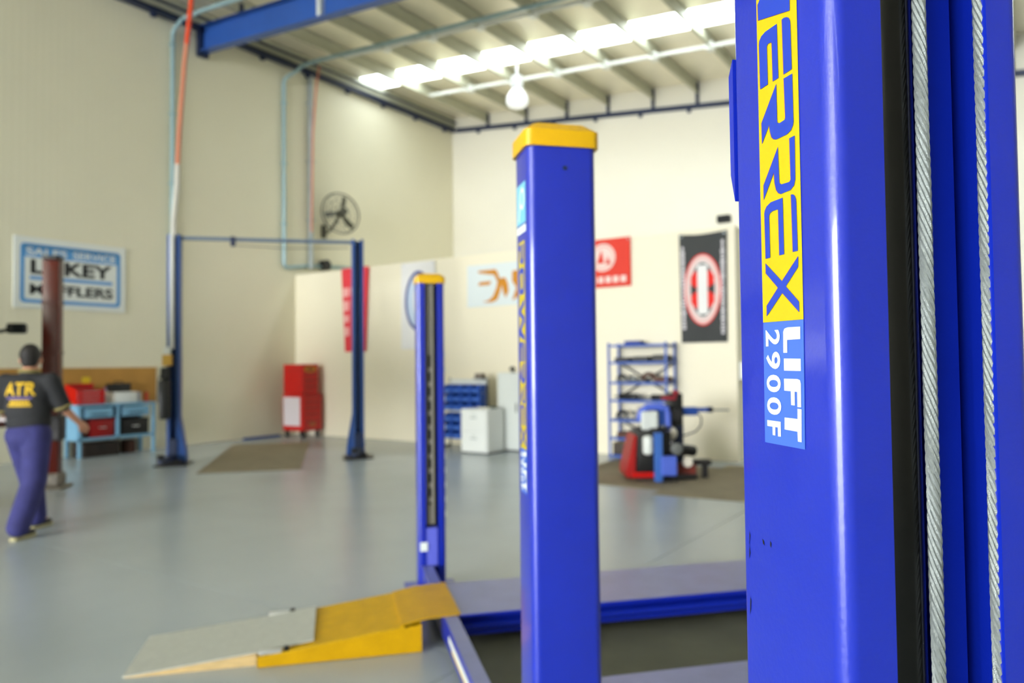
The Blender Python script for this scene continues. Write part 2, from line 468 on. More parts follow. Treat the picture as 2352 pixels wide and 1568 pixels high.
# ================================================================ BLUE LIFTS
def c_section(wd, dp, t, lip0, lip1, r, n=6, rb=None):
    rb = rb or r
    """outline of a rolled C column, open side at y=0"""
    def arc(cx, cy, rad, a0, a1):
        return [(cx + rad * math.cos(math.radians(a0 + (a1 - a0) * i / n)), cy + rad * math.sin(math.radians(a0 + (a1 - a0) * i / n))) for i in range(n + 1)]
    out = [(lip0, 0)] + arc(r, r, r, 270, 180) + arc(rb, dp - rb, rb, 180, 90) + arc(wd - rb, dp - rb, rb, 90, 0) + arc(wd - r, r, r, 0, -90) + [(wd - lip1, 0)]
    q = r - t; qb = rb - t
    inn = [(wd - lip1, t)] + arc(wd - r, r, q, -90, 0) + arc(wd - rb, dp - rb, qb, 0, 90) + arc(rb, dp - rb, qb, 90, 180) + arc(r, r, q, 180, 270) + [(lip0, t)]
    return out + inn

def c_column(wd, dp, H, t=.006, lip0=.052, lip1=.052, r=.022, flip=False, z0=0.0, n=6, rb=None):
    prof = c_section(wd, dp, t, lip0, lip1, r, n, rb)
    if flip: prof = [(x, dp - y) for x, y in prof]
    n = len(prof)
    vs = [(x, y, z0) for x, y in prof] + [(x, y, H) for x, y in prof]
    fs = [(i, (i + 1) % n, n + (i + 1) % n, n + i) for i in range(n)]
    m = n // 2                                    # caps as quad strips between skin and inner skin
    for i in range(m - 1):
        j = n - 1 - i
        fs.append((i, i + 1, j - 1, j)); fs.append((n + i, n + j, n + j - 1, n + i + 1))
    return MB().raw(vs, fs)

# the decal, drawn in millimetres: (distance from the front edge, height), reading downwards
LETTERS = [
 [(53.5,2142),(67.2,2142),(66,2105),(67.1,2103.3),(75.8,2102.7),(79,2104.6),(79.4,2106.3),(79.7,2142),(107,2142),(107,2127),(93.4,2127),(93.2,2106),(92,2099),(89.6,2093),(86.1,2090),(81.7,2088.5),(64.3,2088),(57.5,2090),(54,2094),(53.2,2097)],
 [(54,1992),(54,1976),(90,1960),(54,1944),(54,1929),(88,1909),(71.4,1899.5),(55.1,1893.5),(55.4,1879.8),(108.8,1894.4),(109.2,1910.8),(76,1937),(109,1953),(109,1967)],
 [(68.2,1877.0),(64.4,1877.1),(60.2,1875.7),(56.8,1873.4),(55.1,1870.1),(54.7,1867.9),(54.0,1823.5),(67.2,1823.4)],
 [(76.6,1876.7),(96.7,1877.5),(103.7,1876.1),(107.3,1872.8),(108.2,1868.9),(107.6,1823.7),(93.9,1823.7),(94.3,1861.9),(92.5,1863.5),(87.1,1862.9),(85.8,1861.3),(85.3,1823.5),(75.8,1823.4)],
 [(53.5,1819.1),(67.2,1819.5),(66.0,1781.5),(67.1,1779.8),(75.8,1779.2),(79.0,1781.1),(79.4,1782.8),(79.7,1819.0),(106.6,1789.0),(106.3,1767.9),(93.2,1782.8),(92.0,1775.8),(89.6,1769.8),(86.1,1766.7),(81.7,1765.2),(64.3,1764.8),(57.5,1766.7),(54.0,1770.6),(53.2,1773.8)],
 [(51.8,1760.1),(60.3,1760.0),(59.5,1720.7),(61.7,1719.0),(74.6,1719.6),(77.6,1721.6),(77.9,1723.2),(79.2,1757.1),(105.2,1725.8),(105.4,1711.2),(86.8,1734.1),(85.9,1723.5),(83.5,1716.3),(80.1,1712.4),(75.8,1710.6),(60.4,1710.9),(54.4,1714.0),(52.3,1719.5)],
 [(59.7,1706.5),(56.4,1706.0),(53.6,1704.0),(52.0,1700.6),(51.6,1697.6),(51.0,1652.2),(58.7,1652.2)],
 [(73.1,1706.5),(92.9,1706.4),(100.4,1703.8),(103.7,1700.3),(104.7,1697.3),(104.2,1652.1),(96.2,1652.2),(96.5,1693.6),(94.8,1695.8),(90.5,1697.1),(82.4,1697.0),(81.0,1696.4),(80.6,1652.1),(72.6,1652.2)],
 [(104.5,1647.6),(77.3,1626.9),(50.5,1647.2),(50.9,1637.3),(71.0,1621.3),(50.8,1605.0),(50.8,1595.2),(77.2,1615.5),(104.3,1594.8),(104.1,1605.2),(84.0,1621.2),(104.5,1637.6)],
]
LIFT_ = [
 [(49.9,1581.8),(69.8,1582.1),(74.9,1581.1),(76.9,1578.2),(77.3,1558.2),(71.1,1558.1),(70.8,1570.3),(50.2,1570.5)],
 [(76.7,1552.7),(50.2,1552.2),(50.3,1541.0),(76.8,1541.2)],
 [(77.2,1533.4),(56.2,1533.5),(52.1,1532.5),(50.8,1529.1),(51.2,1507.5),(56.7,1507.6),(56.6,1521.6),(60.6,1521.6),(60.8,1508.8),(66.6,1508.9),(66.6,1521.9),(77.1,1522.1)],
 [(56.7,1505.9),(50.7,1505.7),(51.6,1475.5),(57.2,1475.6),(57.5,1484.7),(78.0,1485.1),(77.6,1496.5),(57.0,1496.4)],
 [(107.3,1492.0),(84.2,1491.9),(84.4,1477.6),(89.2,1477.5),(89.2,1486.1),(93.5,1486.2),(93.8,1478.0),(98.2,1478.0),(98.2,1486.1),(107.2,1486.2)],
]
def decal(parent, a, b0, dz):
    """printed film on the face at x=a: yellow band with the maker's name, pale plate with the lift's name"""
    def P(t, z, d): return (a - d, b0 + t / 1000.0, z / 1000.0 + dz)
    mb = MB().raw([P(t, z, .0006) for t, z in ((45, 2150), (45.5, 1588.3), (112, 1589), (112.6, 2150))], [(0, 1, 2, 3)])
    mb.build('label_band', DECALYEL, parent)
    mb = MB().raw([P(t, z, .0006) for t, z in ((45.4, 1588.1), (47.4, 1469.2), (112.9, 1469.6), (111.7, 1588.8))], [(0, 1, 2, 3)])
    mb.build('label_plate', DECALPALE, parent)
    mb = MB()
    for L in LETTERS:
        sheet(mb, L, lambda t, z: P(t, z, .0012), 0, 0)
        cx = sum(p[0] for p in L) / len(L); cz = sum(p[1] for p in L) / len(L)
        sheet(mb, [(t + .9, z + .1) for t, z in L], lambda t, z: P(t, z, .0009), 1, 0)
    out = [(t, z) for t, z in rrect(53.5, 2006, 107, 2078, 14)]; inn = [(t, z) for t, z in rrect(67, 2021, 93.5, 2063, 4)]
    ring(mb, out, inn, lambda t, z: P(t, z, .0012))
    mb.build('lettering', [DECALINK, DECALEDGE], parent)
    mb = MB()
    for L in LIFT_: sheet(mb, L, lambda t, z: P(t, z, .0012), 0, 0)
    for ch, z1, z0 in (('2', 1581, 1565), ('9', 1559.5, 1542.7), ('0', 1537.0, 1520.0), ('0', 1515.0, 1498.0)):
        word(mb, ch, lambda u, v: P(106.8 - v * 24, z1 + (z0 - z1) * u, .0012), 0.022)
    mb.build('plate_lettering', DECALWHITE, parent)

def wire_rope(p0, p1, R=.006, n=6, lay=.062):
    p0, p1 = Vector(p0), Vector(p1); L = (p1 - p0).length; mb = MB()
    rs = R * .36; rc = R - rs; steps = int(L / .0035)
    d = p1 - p0
    for k in range(n):
        pts = []
        for i in range(steps + 1):
            s = i / steps; th = 2 * PI * (s * L / lay + k / n); q = p0 + d * s
            pts.append((q.x + rc * math.cos(th), q.y + rc * math.sin(th), q.z))
        mb.tube(pts, rs, 6)
    mb.tube([p0, p1], rc * .9, 6)
    return mb

# ---- the near lift, seen at the right edge: its post stands in the next bay
NP = empty('car_lift', bay(.419, .561), BAY, 'tall bright blue hoist post with two wire ropes and a black ram, seen very close', 'car lift')
H = 2.42; ND = .163; NW = .206
post = c_column(NW, ND, H, r=.016, lip0=.052, lip1=.041, n=14, rb=.011).build('post', LIFTBLUE, NP)
decal(post, 0.0, 0.0, 0.0)
for sc in ([(.146, 1.375), (.1445, 1.37), (.147, 1.362), (.145, 1.352), (.1475, 1.345), (.1465, 1.36)], [(.122, 1.372), (.119, 1.370), (.118, 1.366), (.121, 1.367)], [(.1465, 1.307), (.145, 1.303), (.146, 1.294), (.148, 1.288), (.1472, 1.3)], [(.108, 1.373), (.106, 1.371), (.1065, 1.366), (.1082, 1.368)]):
    sheet(MB(), sc, lambda t, z: (-.0004, t, z), 0, 0).build('scuff_mark', BLACK, post)
MB().box((-.004, -.002, H - .002), (NW + .004, ND + .004, H + .05), .012, seg=2).build('cap', LIFTYEL, NP)
MB().box((-.10, -.06, 0), (NW + .1, ND + .1, .015), .003).build('base_plate', LIFTBLUE, NP)
wire_rope((.098, .009, 2.415), (.1075, .009, .02)).build('wire_rope', ROPE, NP)
wire_rope((.1665, .009, 2.415), (.169, .009, .02)).build('wire_rope', ROPE, NP)
mb = MB().cyl((.083, .046, .02), (.083, .046, 2.41), .031, n=40)
mb.build('hydraulic_ram', GLOSSBLACK, NP)
MB().box((.135, .049, .02), (.1735, .055, 2.41), .0015).build('guide_bar', LIFTBLUE, NP)
MB().prism([(.162, 1.722), (.170, 1.752), (.1705, 1.860), (.162, 1.876)], -.03, .0, M=Matrix(((0, 0, 1, .03), (1, 0, 0, 0), (0, 1, 0, 0), (0, 0, 0, 1)))).build('cover_plate', LIFTBLUE, NP)

# ---- the four post lift in the middle of the picture
FL = empty('four_post_lift', bay(.6, 3.6), BAY, 'bright blue four post drive-on lift with yellow caps and low runways', 'car lift')
def fl_col(a, b, flip, H, wd=.19, dp=.15, open_items=False, label=False):
    o = empty('post', (a - .6, b - 3.6, 0)); o.parent = FL
    sk = c_column(wd, dp, H, flip=flip).build('post_skin', LIFTBLUE, o)
    cb = MB().prism(rrect(-.008, -.008, wd + .008, dp + .008, .02, 4), H - .032, H + .012)
    t = bmesh.new()
    cb.build('cap_rim', LIFTYEL, o)
    vs0 = rrect(-.008, -.008, wd + .008, dp + .008, .02, 4); vs1 = rrect(.02, .02, wd - .02, dp - .02, .02, 4); n = len(vs0)
    lid = MB().raw([(x, y, H + .012) for x, y in vs0] + [(x, y, H + .036) for x, y in vs1],
                   [(i, (i + 1) % n, n + (i + 1) % n, n + i) for i in range(n)] + [tuple(range(n, 2 * n))])
    lid.build('cap_lid', LIFTYEL, o)
    MB().box((-.08, -.07, 0), (wd + .08, dp + .07, .014), .003).build('base_plate', LIFTBLUE, o)
    # slotted latch ladder inside the open side
    yf = (dp - .04) if flip else .04
    x0, x1 = .064, .116
    lad = MB()
    lad.box((x0, yf - .006, .45), (x0 + .01, yf + .006, H - .03)); lad.box((x1 - .018, yf - .006, .45), (x1, yf + .006, H - .03))
    z = .62
    lad.box((x0 + .014, yf - .006, .45), (x1 - .022, yf + .006, .58)); lad.box((x0 + .014, yf - .006, 1.62), (x1 - .022, yf + .006, H - .03))
    while z < 1.62:
        lad.box((x0 + .014, yf - .006, z - .02), (x1 - .018, yf + .006, z + .014)); z += .1
    lad.build('latch_ladder', LADDERGREY, o)
    if not flip:
        for k in range(12): MB().box((wd - .001, .012, .5 + k * .1), (wd + .005, .026, .54 + k * .1), .002).build('edge_block', PALEGREY, o)  # row of small pale blocks up the front edge
    MB().box((.05, yf + (-.035 if flip else .03), .3), (wd - .05, yf + (-.03 if flip else .035), H - .04)).build('shadow_liner', BLACK, o)  # black sheet standing in for the shade behind the ladder
    yc = (.03, dp + .0) if flip else (0.004, dp - .03)
    MB().box((.054, yc[0], .16), (wd - .054, yc[1], .43), .006).build('carriage', mat('carriage_blue', (96, 104, 214), .4), o)
    return o
near = fl_col(.497, 1.893, True, 2.158)
far = fl_col(.556, 5.19, False, 2.152)
for a in (5.05,):
    fl_col(a, 1.893, True, 2.155); fl_col(a, 5.19, False, 2.155)
decal(near, 0.0, 0.0, -.267)
MB().cyl((.10, -.0005, 2.07), (.10, -.003, 2.07), .006, n=12).build('bolt', NAVY, near)
# pale blue sticker with a white loop
stk = MB()
fn = lambda d: (lambda t, z: (-d, t, z))
sheet(stk, [(.03, 2.04), (.03, 1.93), (.125, 1.93), (.125, 2.04)], fn(.0006), 0, 0)
sheet(stk, [(.03, 1.925), (.03, 1.905), (.125, 1.905), (.125, 1.925)], fn(.0006), 1, 0)
ring(stk, oval(.066, 1.998, .026, .03), oval(.066, 1.998, .016, .019), fn(.0012), 1)
sheet(stk, [(.082, 1.998), (.092, 1.998), (.108, 1.94), (.098, 1.94)], fn(.0012), 1, 0)
stk.build('sticker', [CYAN, DECALWHITE], near)
MB().box((.012, -.004, .275), (.062, -.001, .335)).build('white_tag', DECALWHITE, far)
# runways
def runway(b0, b1):
    zt = .18; prof = [(b0, zt), (b1, zt), (b1, zt - .008), (b1 - .07, zt - .01), (b1 - .07, zt - .045), (b1 - .008, zt - .056), (b1 - .008, zt - .082), (b1 - .035, zt - .1), (b1 - .035, zt - .125), (b0 + .035, zt - .125), (b0 + .035, zt - .1), (b0 + .008, zt - .082), (b0 + .008, zt - .056), (b0 + .07, zt - .045), (b0 + .07, zt - .01), (b0, zt - .008)]
    M = Matrix(((0, 0, 1, 0), (1, 0, 0, -3.6), (0, 1, 0, 0), (0, 0, 0, 1)))
    o = MB().prism(prof, .665 - .6, 5.05 - .6, M=M).build('runway', LIFTBLUE, FL)
    MB().box((.665 - .6, b0 - 3.6 + .006, zt + .0005), (5.04 - .6, b1 - 3.6 - .006, zt + .003)).build('deck_plate', DECKBLUE, o)
    MB().box((5.0 - .6, b0 - 3.6 + .02, zt), (5.03 - .6, b1 - 3.6 - .02, zt + .12), .006).build('wheel_stop', LIFTBLUE, o)
runway(4.105, 4.725); runway(2.53, 3.145)
for a in (.576, 5.05):
    x = a - .6
    o = MB().box((x, 2.05 - 3.6, .05), (x + .077, 5.19 - 3.6, .177), .004).build('cross_beam', LIFTBLUE, FL)
    MB().box((x + .002, 2.06 - 3.6, .1772), (x + .075, 5.18 - 3.6, .179)).build('top_face', DECKBLUE, o)
    if a < 1:
        MB().box((x - .002, 2.2 - 3.6, .105), (x, 3.93 - 3.6, .14)).build('warning_strip', PALEGREY, o)
        MB().box((x - .002, 2.2 - 3.6, .09), (x, 3.82 - 3.6, .103)).build('warning_strip', YELPLASTIC, o)
# far runway also carries the flap of the yellow drive-on ramp
RMP = empty('drive_on_ramp', bay(.05, 4.43), BAY, 'yellow steel drive-on ramp wedge leading up to the far blue runway', 'ramp')
MR = Matrix(((1, 0, 0, -.05), (0, 0, 1, -4.43), (0, 1, 0, 0), (0, 0, 0, 1)))
def rprism(poly, b0, b1, **k): return MB().prism(poly, b0, b1, M=MR, **k)
rprism([(-.392, .004), (.454, .004), (.454, .150), (-.392, .048)], 4.105, 4.117).build('side_plate', RAMPYEL, RMP)
rprism([(-.392, .004), (.454, .004), (.454, .150), (-.392, .048)], 4.713, 4.725).build('side_plate', RAMPYEL, RMP)
rprism([(-.392, .048), (.36, .1395), (.36, .149), (-.392, .0575)], 4.1, 4.73).build('ramp_plate', mat('ramp_tread_yellow', (210, 164, 6), .5, spec=.25, bump=.5, bscale=120, var=.12, vscale=12), RMP)
rprism([(.345, .147), (.48, .174), (.668, .184), (.668, .19), (.478, .18), (.345, .156)], 4.108, 4.722).build('hinged_flap', RAMPYEL, RMP)
rprism([(.444, .004), (.454, .004), (.454, .15), (.444, .15)], 4.117, 4.713).build('end_plate', RAMPYEL, RMP)
# loose aluminium extension on timber
EX = empty('ramp_extension', bay(-.6, 4.44), BAY, 'grey chequered aluminium sheet on bare timber wedges lying before the yellow ramp', 'ramp')
ME = Matrix(((1, 0, 0, .6), (0, 0, 1, -4.44), (0, 1, 0, 0), (0, 0, 0, 1)))
def eprism(poly, b0, b1): return MB().prism(poly, b0, b1, M=ME)
eprism([(-1.04, .002), (-.40, .062), (-.112, .098), (-.112, .104), (-.40, .068), (-1.04, .007)], 4.155, 4.735).build('sheet', ALU, EX)
for b0, b1 in ((4.15, 4.19), (4.42, 4.46), (4.69, 4.73)):
    eprism([(-1.03, .0), (-.40, .0), (-.40, .061), (-1.03, .003)], b0, b1).build('timber_wedge', TIMBER, EX)
for b in (4.115, 4.735):
    o = MB().box((-.38 + .6, b - .012 - 4.44, .066), (-.27 + .6, b + .012 - 4.44, .088), .004).cyl((-.385 + .6, b - 4.44, .074), (-.36 + .6, b - 4.44, .074), .014, n=12).build('latch', CHROME, EX)
    MB().box((-.262 + .6, b - .012 - 4.44, .075), (-.235 + .6, b + .012 - 4.44, .1), .003).build('edge_block', BLACK, EX)

# ---- blue two post lift by the left wall
TP = empty('two_post_lift', bay(-1.06, 13.05), BAY, 'older blue two post lift with overhead cross bar in front of the cream wall', 'car lift')
def tp_post(x, flare, front):
    M = Matrix.Translation((x, 0, 0))
    o = c_column(.2, .2, 3.7, r=.016, lip0=.05, lip1=.05, flip=False).build('post', OLDBLUE, TP, loc=(x - .1, -.1, 0))
    s = -1 if flare < 0 else 1
    g = MB()
    X = Matrix(((1, 0, 0, .1), (0, 0, 1, .0), (0, 1, 0, 0), (0, 0, 0, 1)))
    g.prism([(s * .1, .05), (s * .2, .05), (s * .19, .2), (s * .1, .75)], -.1 + .1, .1 + .1, M=X)
    g.build('gusset', OLDBLUE, o)
    MB().box((-.15, -.2, 0), (.35, .38, .02), .004).box((-.04, -.12, .02), (.24, .28, .09), .02).build('base_plate', DARKSTEEL, o)
    MB().box((.035, -.02, .05), (.165, .14, .42), .01).build('carriage', NAVY, o)
    return o
pl = tp_post(-1.455, 1, 1); pr = tp_post(1.448, -1, 1)
def arm(p, ang, L):
    c, s_ = math.cos(ang), math.sin(ang)
    o = MB().box((0, -.05, .07), (L, .05, .17), .012).box((L - .05, -.04, .08), (L + .22, .04, .15), .01).build('swing_arm', NAVY, p, loc=(.1, -.02, 0), rotz=ang)
    MB().cyl((L + .18, 0, .15), (L + .18, 0, .2), .05, n=14).cyl((L + .18, 0, .2), (L + .18, 0, .215), .06, n=14).build('lift_pad', RUBBER, o)
for p in (pl, pr):
    arm(p, math.radians(-100), .3); arm(p, math.radians(80), .25)
MB().box((-1.46, -.03, 3.63), (1.45, .03, 3.685), .006).build('cross_bar', BARGREY, TP)
MB().box((-.6, -.06, 3.54), (-.52, .02, 3.7), .008).build('limit_switch', NAVY, TP)
MB().tube([(-.5, 0, 3.56), (0.3, 0, 3.53), (1.3, 0, 3.56)], .006, 6).build('limit_wire', LEAD, TP)
MB().box((-1.63, -.3, .74), (-1.47, -.12, 1.36), .03, seg=2).box((-1.61, -.28, 1.36), (-1.48, -.12, 1.56), .02).build('power_unit', BLACK, TP)
MB().box((-1.59, -.25, 1.58), (-1.46, -.12, 1.76), .01).build('control_box', mat('control_box_yellow', (214, 168, 70), .5), TP)
MB().cyl((-1.53, -.18, 1.76), (-1.53, -.18, 1.88), .055, n=16).build('oil_filler', WHITE, TP)
MB().tube([(-1.47, -.125, 1.85), (-1.47, -.125, 3.69)], .036, 10).build('cable_duct', mat('duct_white', (208, 208, 206), .5), TP)
MB().tube([(-1.6, -.14, .8), (-1.66, -.2, 1.05), (-1.64, -.26, 1.35), (-1.6, -.2, 1.5)], .012, 8).build('hydraulic_hose', GREY, TP)

# ---- dark red lift at the left edge
RL = empty('red_lift', bay(-3.608, 10.984), BAY, 'dark red two post lift, glossy worn post behind the man', 'car lift')
def red_post(x):
    o = MB().box((-.1, -.1, .02), (.1, .1, 2.98), .018, seg=2).build('post', DARKRED, RL, loc=(x, 0, 0))
    MB().prism(rrect(-.105, -.105, .105, .105, .03), 2.98, 3.04, bev=.01).build('cap', BLACK, o)
    MB().box((-.2, -.28, 0), (.2, .2, .03), .006).box((-.14, -.14, .03), (.14, .14, .2), .03).build('base_plate', mat('worn_grey_paint', (120, 112, 100), .6, var=.3, vscale=12), o)
    for z in (.9, 1.75, 2.4): MB().box((-.106, -.106, z), (.106, .106, z + .03), .004).build('band', DARKRED, o)
    MB().box((-.15, -.16, .62), (.15, .08, .95), .02).build('carriage', DARKSTEEL, o)
    return o
red_post(0); red_post(-3.0)
for x, sx in ((-.15, -1), (-2.85, 1)):
    for yy, nm in ((-1.1, 0), (.15, 1)):
        p0 = Vector((x, -.05, .86)); p1 = Vector((x + sx * .62, -.1 + yy, .9))
        o = MB().tube([p0, p1], .05, 4).build('swing_arm', DARKRED, RL)
        MB().cyl((p1.x, p1.y, .9), (p1.x, p1.y, 1.0), .06, n=14).build('lift_pad', RUBBER, o)

# ================================================================ WALL FITTINGS
# ---- big printed sign on the left wall
SG = empty('wall_sign', (LW + .012, 6.63, 3.2), 0, 'white and light blue printed sign high on the left wall', 'sign')
Y0, Y1, Z0, Z1 = -.95, .95, -.607, .612
MB().box((-.012, Y0, Z0), (.012, Y1, Z1), .004).build('panel', SIGNWHITE, SG)
P = lambda d: (lambda y, z: (.012 + d, y, z))
mb = MB()
out = rrect(-.85, -.515, .85, .50, .07); inn = rrect(-.785, -.455, .785, .44, .04)
ring(mb, out, inn, P(.002))
sheet(mb, [(-.79, .27), (.79, .27), (.79, .46), (-.79, .46)], P(.002), 0, 0)
sheet(mb, [(-.70, -.115), (.70, -.115), (.70, -.055), (-.70, -.055)], P(.002), 0, 0)
mb.build('border', SIGNBLUE, SG)
word(MB(), 'SALES', lambda u, v: (.016, -.76 + u * .66, .305 + v * .125), .02).build('lettering', SIGNWHITE, SG)
word(MB(), 'SERVICE', lambda u, v: (.016, .0 + u * .76, .305 + v * .125), .02).build('lettering', SIGNWHITE, SG)
word(MB(), 'LUKEY', lambda u, v: (.016, -.69 + u * 1.38, -.015 + v * .245), .035).build('lettering', SIGNBLACK, SG)
word(MB(), 'MUFFLERS', lambda u, v: (.016, -.70 + u * 1.41, -.37 + v * .185), .03).build('lettering', SIGNBLACK, SG)

# ---- conduits
def conduit(name, pts, r, m, label, group=None):
    mb = MB(); q = [Vector(p) for p in pts]; path = [q[0]]
    for i in range(1, len(q) - 1):
        a, b, c = q[i-1], q[i], q[i+1]; rad = min(.12, (b-a).length * .4, (c-b).length * .4)
        s, e = b + (a - b).normalized() * rad, b + (c - b).normalized() * rad
        for k in range(6):
            t = k / 5; path.append(s * (1-t)**2 + b * 2*t*(1-t) + e * t*t)
    path.append(q[-1])
    o = mb.tube(path, r, 10).build(name, m)
    tag(o, label, 'pipe', group)
    return o
rz = lambda x: roof_z(x, 8.56)
c1 = conduit('conduit_pipe', [(LW+.05, 8.5, .02), (LW+.05, 8.5, 8.3), (LW+.3, 8.5, 8.42), (LW+.3, 8.56, 8.5), (LW+.9, 8.56, rz(-13.05)), (4, 8.66, rz(4))], .042, CONDUIT, 'thin grey-blue conduit running up the wall behind the blue lift post and across the roof')
c2 = conduit('conduit_pipe', [(LW+.05, 13.3, 4.0), (LW+.05, 12.0, 3.93), (LW+.05, 11.24, 3.81), (LW+.05, 11.24, 8.18), (LW+.3, 11.45, 8.4), (LW+.3, 11.5, 8.5), (LW+.9, 11.5, rz(-13.05)), (4, 11.15, rz(4))], .042, CONDUIT, 'grey-blue conduit that turns along the top of the office and climbs to the roof')
c3 = conduit('downpipe', [(LW+.07, 12.0, 3.86), (LW+.07, 12.0, 8.48)], .062, GALV, 'bright galvanised downpipe on the left wall beside the orange hose')
for z in (5.2, 6.6, 8.0):
    MB().box((LW, 8.44, z), (LW + .1, 8.56, z + .03), .004).build('saddle', CONDUIT, c1)
    MB().box((LW, 11.18, z - .4), (LW + .1, 11.3, z - .37), .004).build('saddle', CONDUIT, c2)
    MB().box((LW, 11.92, z - .2), (LW + .14, 12.08, z - .16), .004).build('saddle', GALV, c3)
# ---- hoses
H1 = empty('drop_hose', (-11.3, 7.0, 3.5), 0, 'orange drop hose hanging from the roof to the left blue lift post', 'hose')
MB().tube([(0, .155, 3.4), (0, .24, 4.18), (0, .3, 4.88)], .038, 10).build('hose', HOSEORANGE, H1)
MB().tube([(0, .0, 1.35), (0, .03, 1.93), (0, .12, 3.1), (0, .155, 3.41)], .036, 10).build('highlit_hose', HOSESALMON, H1)  # paler length, blown highlights put into its colour
MB().tube([(-.03, -.04, .2), (-.03, -.05, .4), (0, -.01, 1.0), (0, .0, 1.36)], .045, 10).build('sleeve', HOSEPALE, H1)
o = MB().tube([(LW + .2, 12.16, 8.74), (LW + .17, 12.1, 8.3), (LW + .2, 11.96, 7.1), (LW + .2, 11.94, 6), (LW + .18, 11.93, 4.72)], .024, 8).build('air_hose', HOSESALMON)
tag(o, 'slim orange hose hanging down beside the galvanised downpipe', 'hose')
HR = empty('hose_reel', (LW, 12.38, 3.98), 0, 'small black hose reel on the left wall below the fan', 'reel')
MB().box((.0, -.06, -.06), (.06, .06, .06), .006).build('bracket', BLACK, HR)
MB().cyl((.06, 0, 0), (.2, 0, 0), .07, n=18).build('drum', BLACK, HR)
for x in (.055, .2): MB().cyl((x, 0, 0), (x + .015, 0, 0), .13, n=20).build('flange', BLACK, HR)
# ---- wall fan
FN = empty('wall_fan', (LW, 12.45, 4.85), 0, 'dark three-bladed fan in a round cage on the left wall', 'fan')
MB().box((0, -.07, -.2), (.05, .07, .12), .008).build('wall_plate', FANGREY, FN)
MB().tube([(.03, 0, -.1), (.2, .0, -.05), (.34, .12, .2), (.36, .17, .38)], .035, 8).build('bracket_arm', FANGREY, FN)
fc = Vector((.42, .17, .39)); tilt = Matrix.Translation(fc) @ Matrix.Rotation(math.radians(-14), 4, 'Z') @ Matrix.Rotation(math.radians(-96), 4, 'Y')
mb = MB()
for r, z in ((.50, 0), (.47, .09), (.47, -.09), (.34, .13), (.34, -.13), (.2, .14), (.2, -.14)):
    mb.tube([(r * math.cos(2*PI*i/40), r * math.sin(2*PI*i/40), z) for i in range(40)], .016 if r == .5 else .005, 5, closed=True, M=tilt)
for i in range(12):
    a = 2 * PI * i / 12
    for s in (1, -1):
        mb.tube([(.06*math.cos(a), .06*math.sin(a), s*.14), (.34*math.cos(a), .34*math.sin(a), s*.13), (.47*math.cos(a), .47*math.sin(a), s*.09), (.5*math.cos(a), .5*math.sin(a), 0)], .003, 4, M=tilt)
mb.build('guard', FANGREY, FN)
MB().cyl((0, 0, -.2), (0, 0, .06), .09, n=18, M=tilt).build('motor', FANGREY, FN)
for k in range(3):
    a = 2 * PI * k / 3 + .35
    R = tilt @ Matrix.Rotation(a, 4, 'Z') @ Matrix.Rotation(math.radians(18), 4, 'X')
    MB().prism([(.05, -.03), (.2, -.06), (.43, -.09), (.45, .03), (.3, .07), (.05, .03)], -.004, .004, M=R).build('blade', FANGREY, FN)

# ---- banners on the office wall (front plane y = OFF_Y)
def banner_fn(x0, x1, amp, n, seed, z0, z1, sag=0.0):
    def base(x, z, d=0.0):
        u = (x - x0) / (x1 - x0); v = (z - z0) / (z1 - z0)
        wv = amp * (math.sin(n * PI * u + seed + 1.3 * v) * (1 - .6 * v) + .5 * math.sin(2.3 * n * PI * u + seed * 2) * (1 - v))
        zz = z - sag * math.sin(PI * u) * v
        return Vector((x, OFF_Y - .02 - amp * 1.4 - wv - d, zz))
    return base
def cloth(name, x0, x1, z0, z1, m, label, amp=.012, n=4, seed=0, taper=0.0, sag=0.0):
    o = empty(name, ((x0+x1)/2, OFF_Y, z1), 0, label, 'banner')
    fn0 = banner_fn(x0, x1, amp, n, seed, z0, z1, sag)
    cx = (x0+x1)/2
    def fn(x, z, d=0.0):
        v = (z - z0) / (z1 - z0); k = 1 - taper * (1 - v) + taper * .0
        p = fn0(x, z, d); p.x = cx + (x - cx) * k
        return p - Vector(o.location)
    mb = MB(); nx, nz = 28, 24
    for side in (0, 1):
        vs = [fn(x0 + (x1-x0)*i/nx, z0 + (z1-z0)*j/nz, -.003*side) for j in range(nz+1) for i in range(nx+1)]
        mb.raw(vs, [(j*(nx+1)+i, j*(nx+1)+i+1, (j+1)*(nx+1)+i+1, (j+1)*(nx+1)+i) for j in range(nz) for i in range(nx)])
    mb.build('cloth', m, o, angle=80)
    g = MB()
    for x in (x0 + .04, x1 - .04):
        p = fn(x, z1 - .04, .004); g.cyl(p, p + Vector((0, -.006, 0)), .014, n=10)
    g.build('eyelet', GALV, o)
    return o, fn
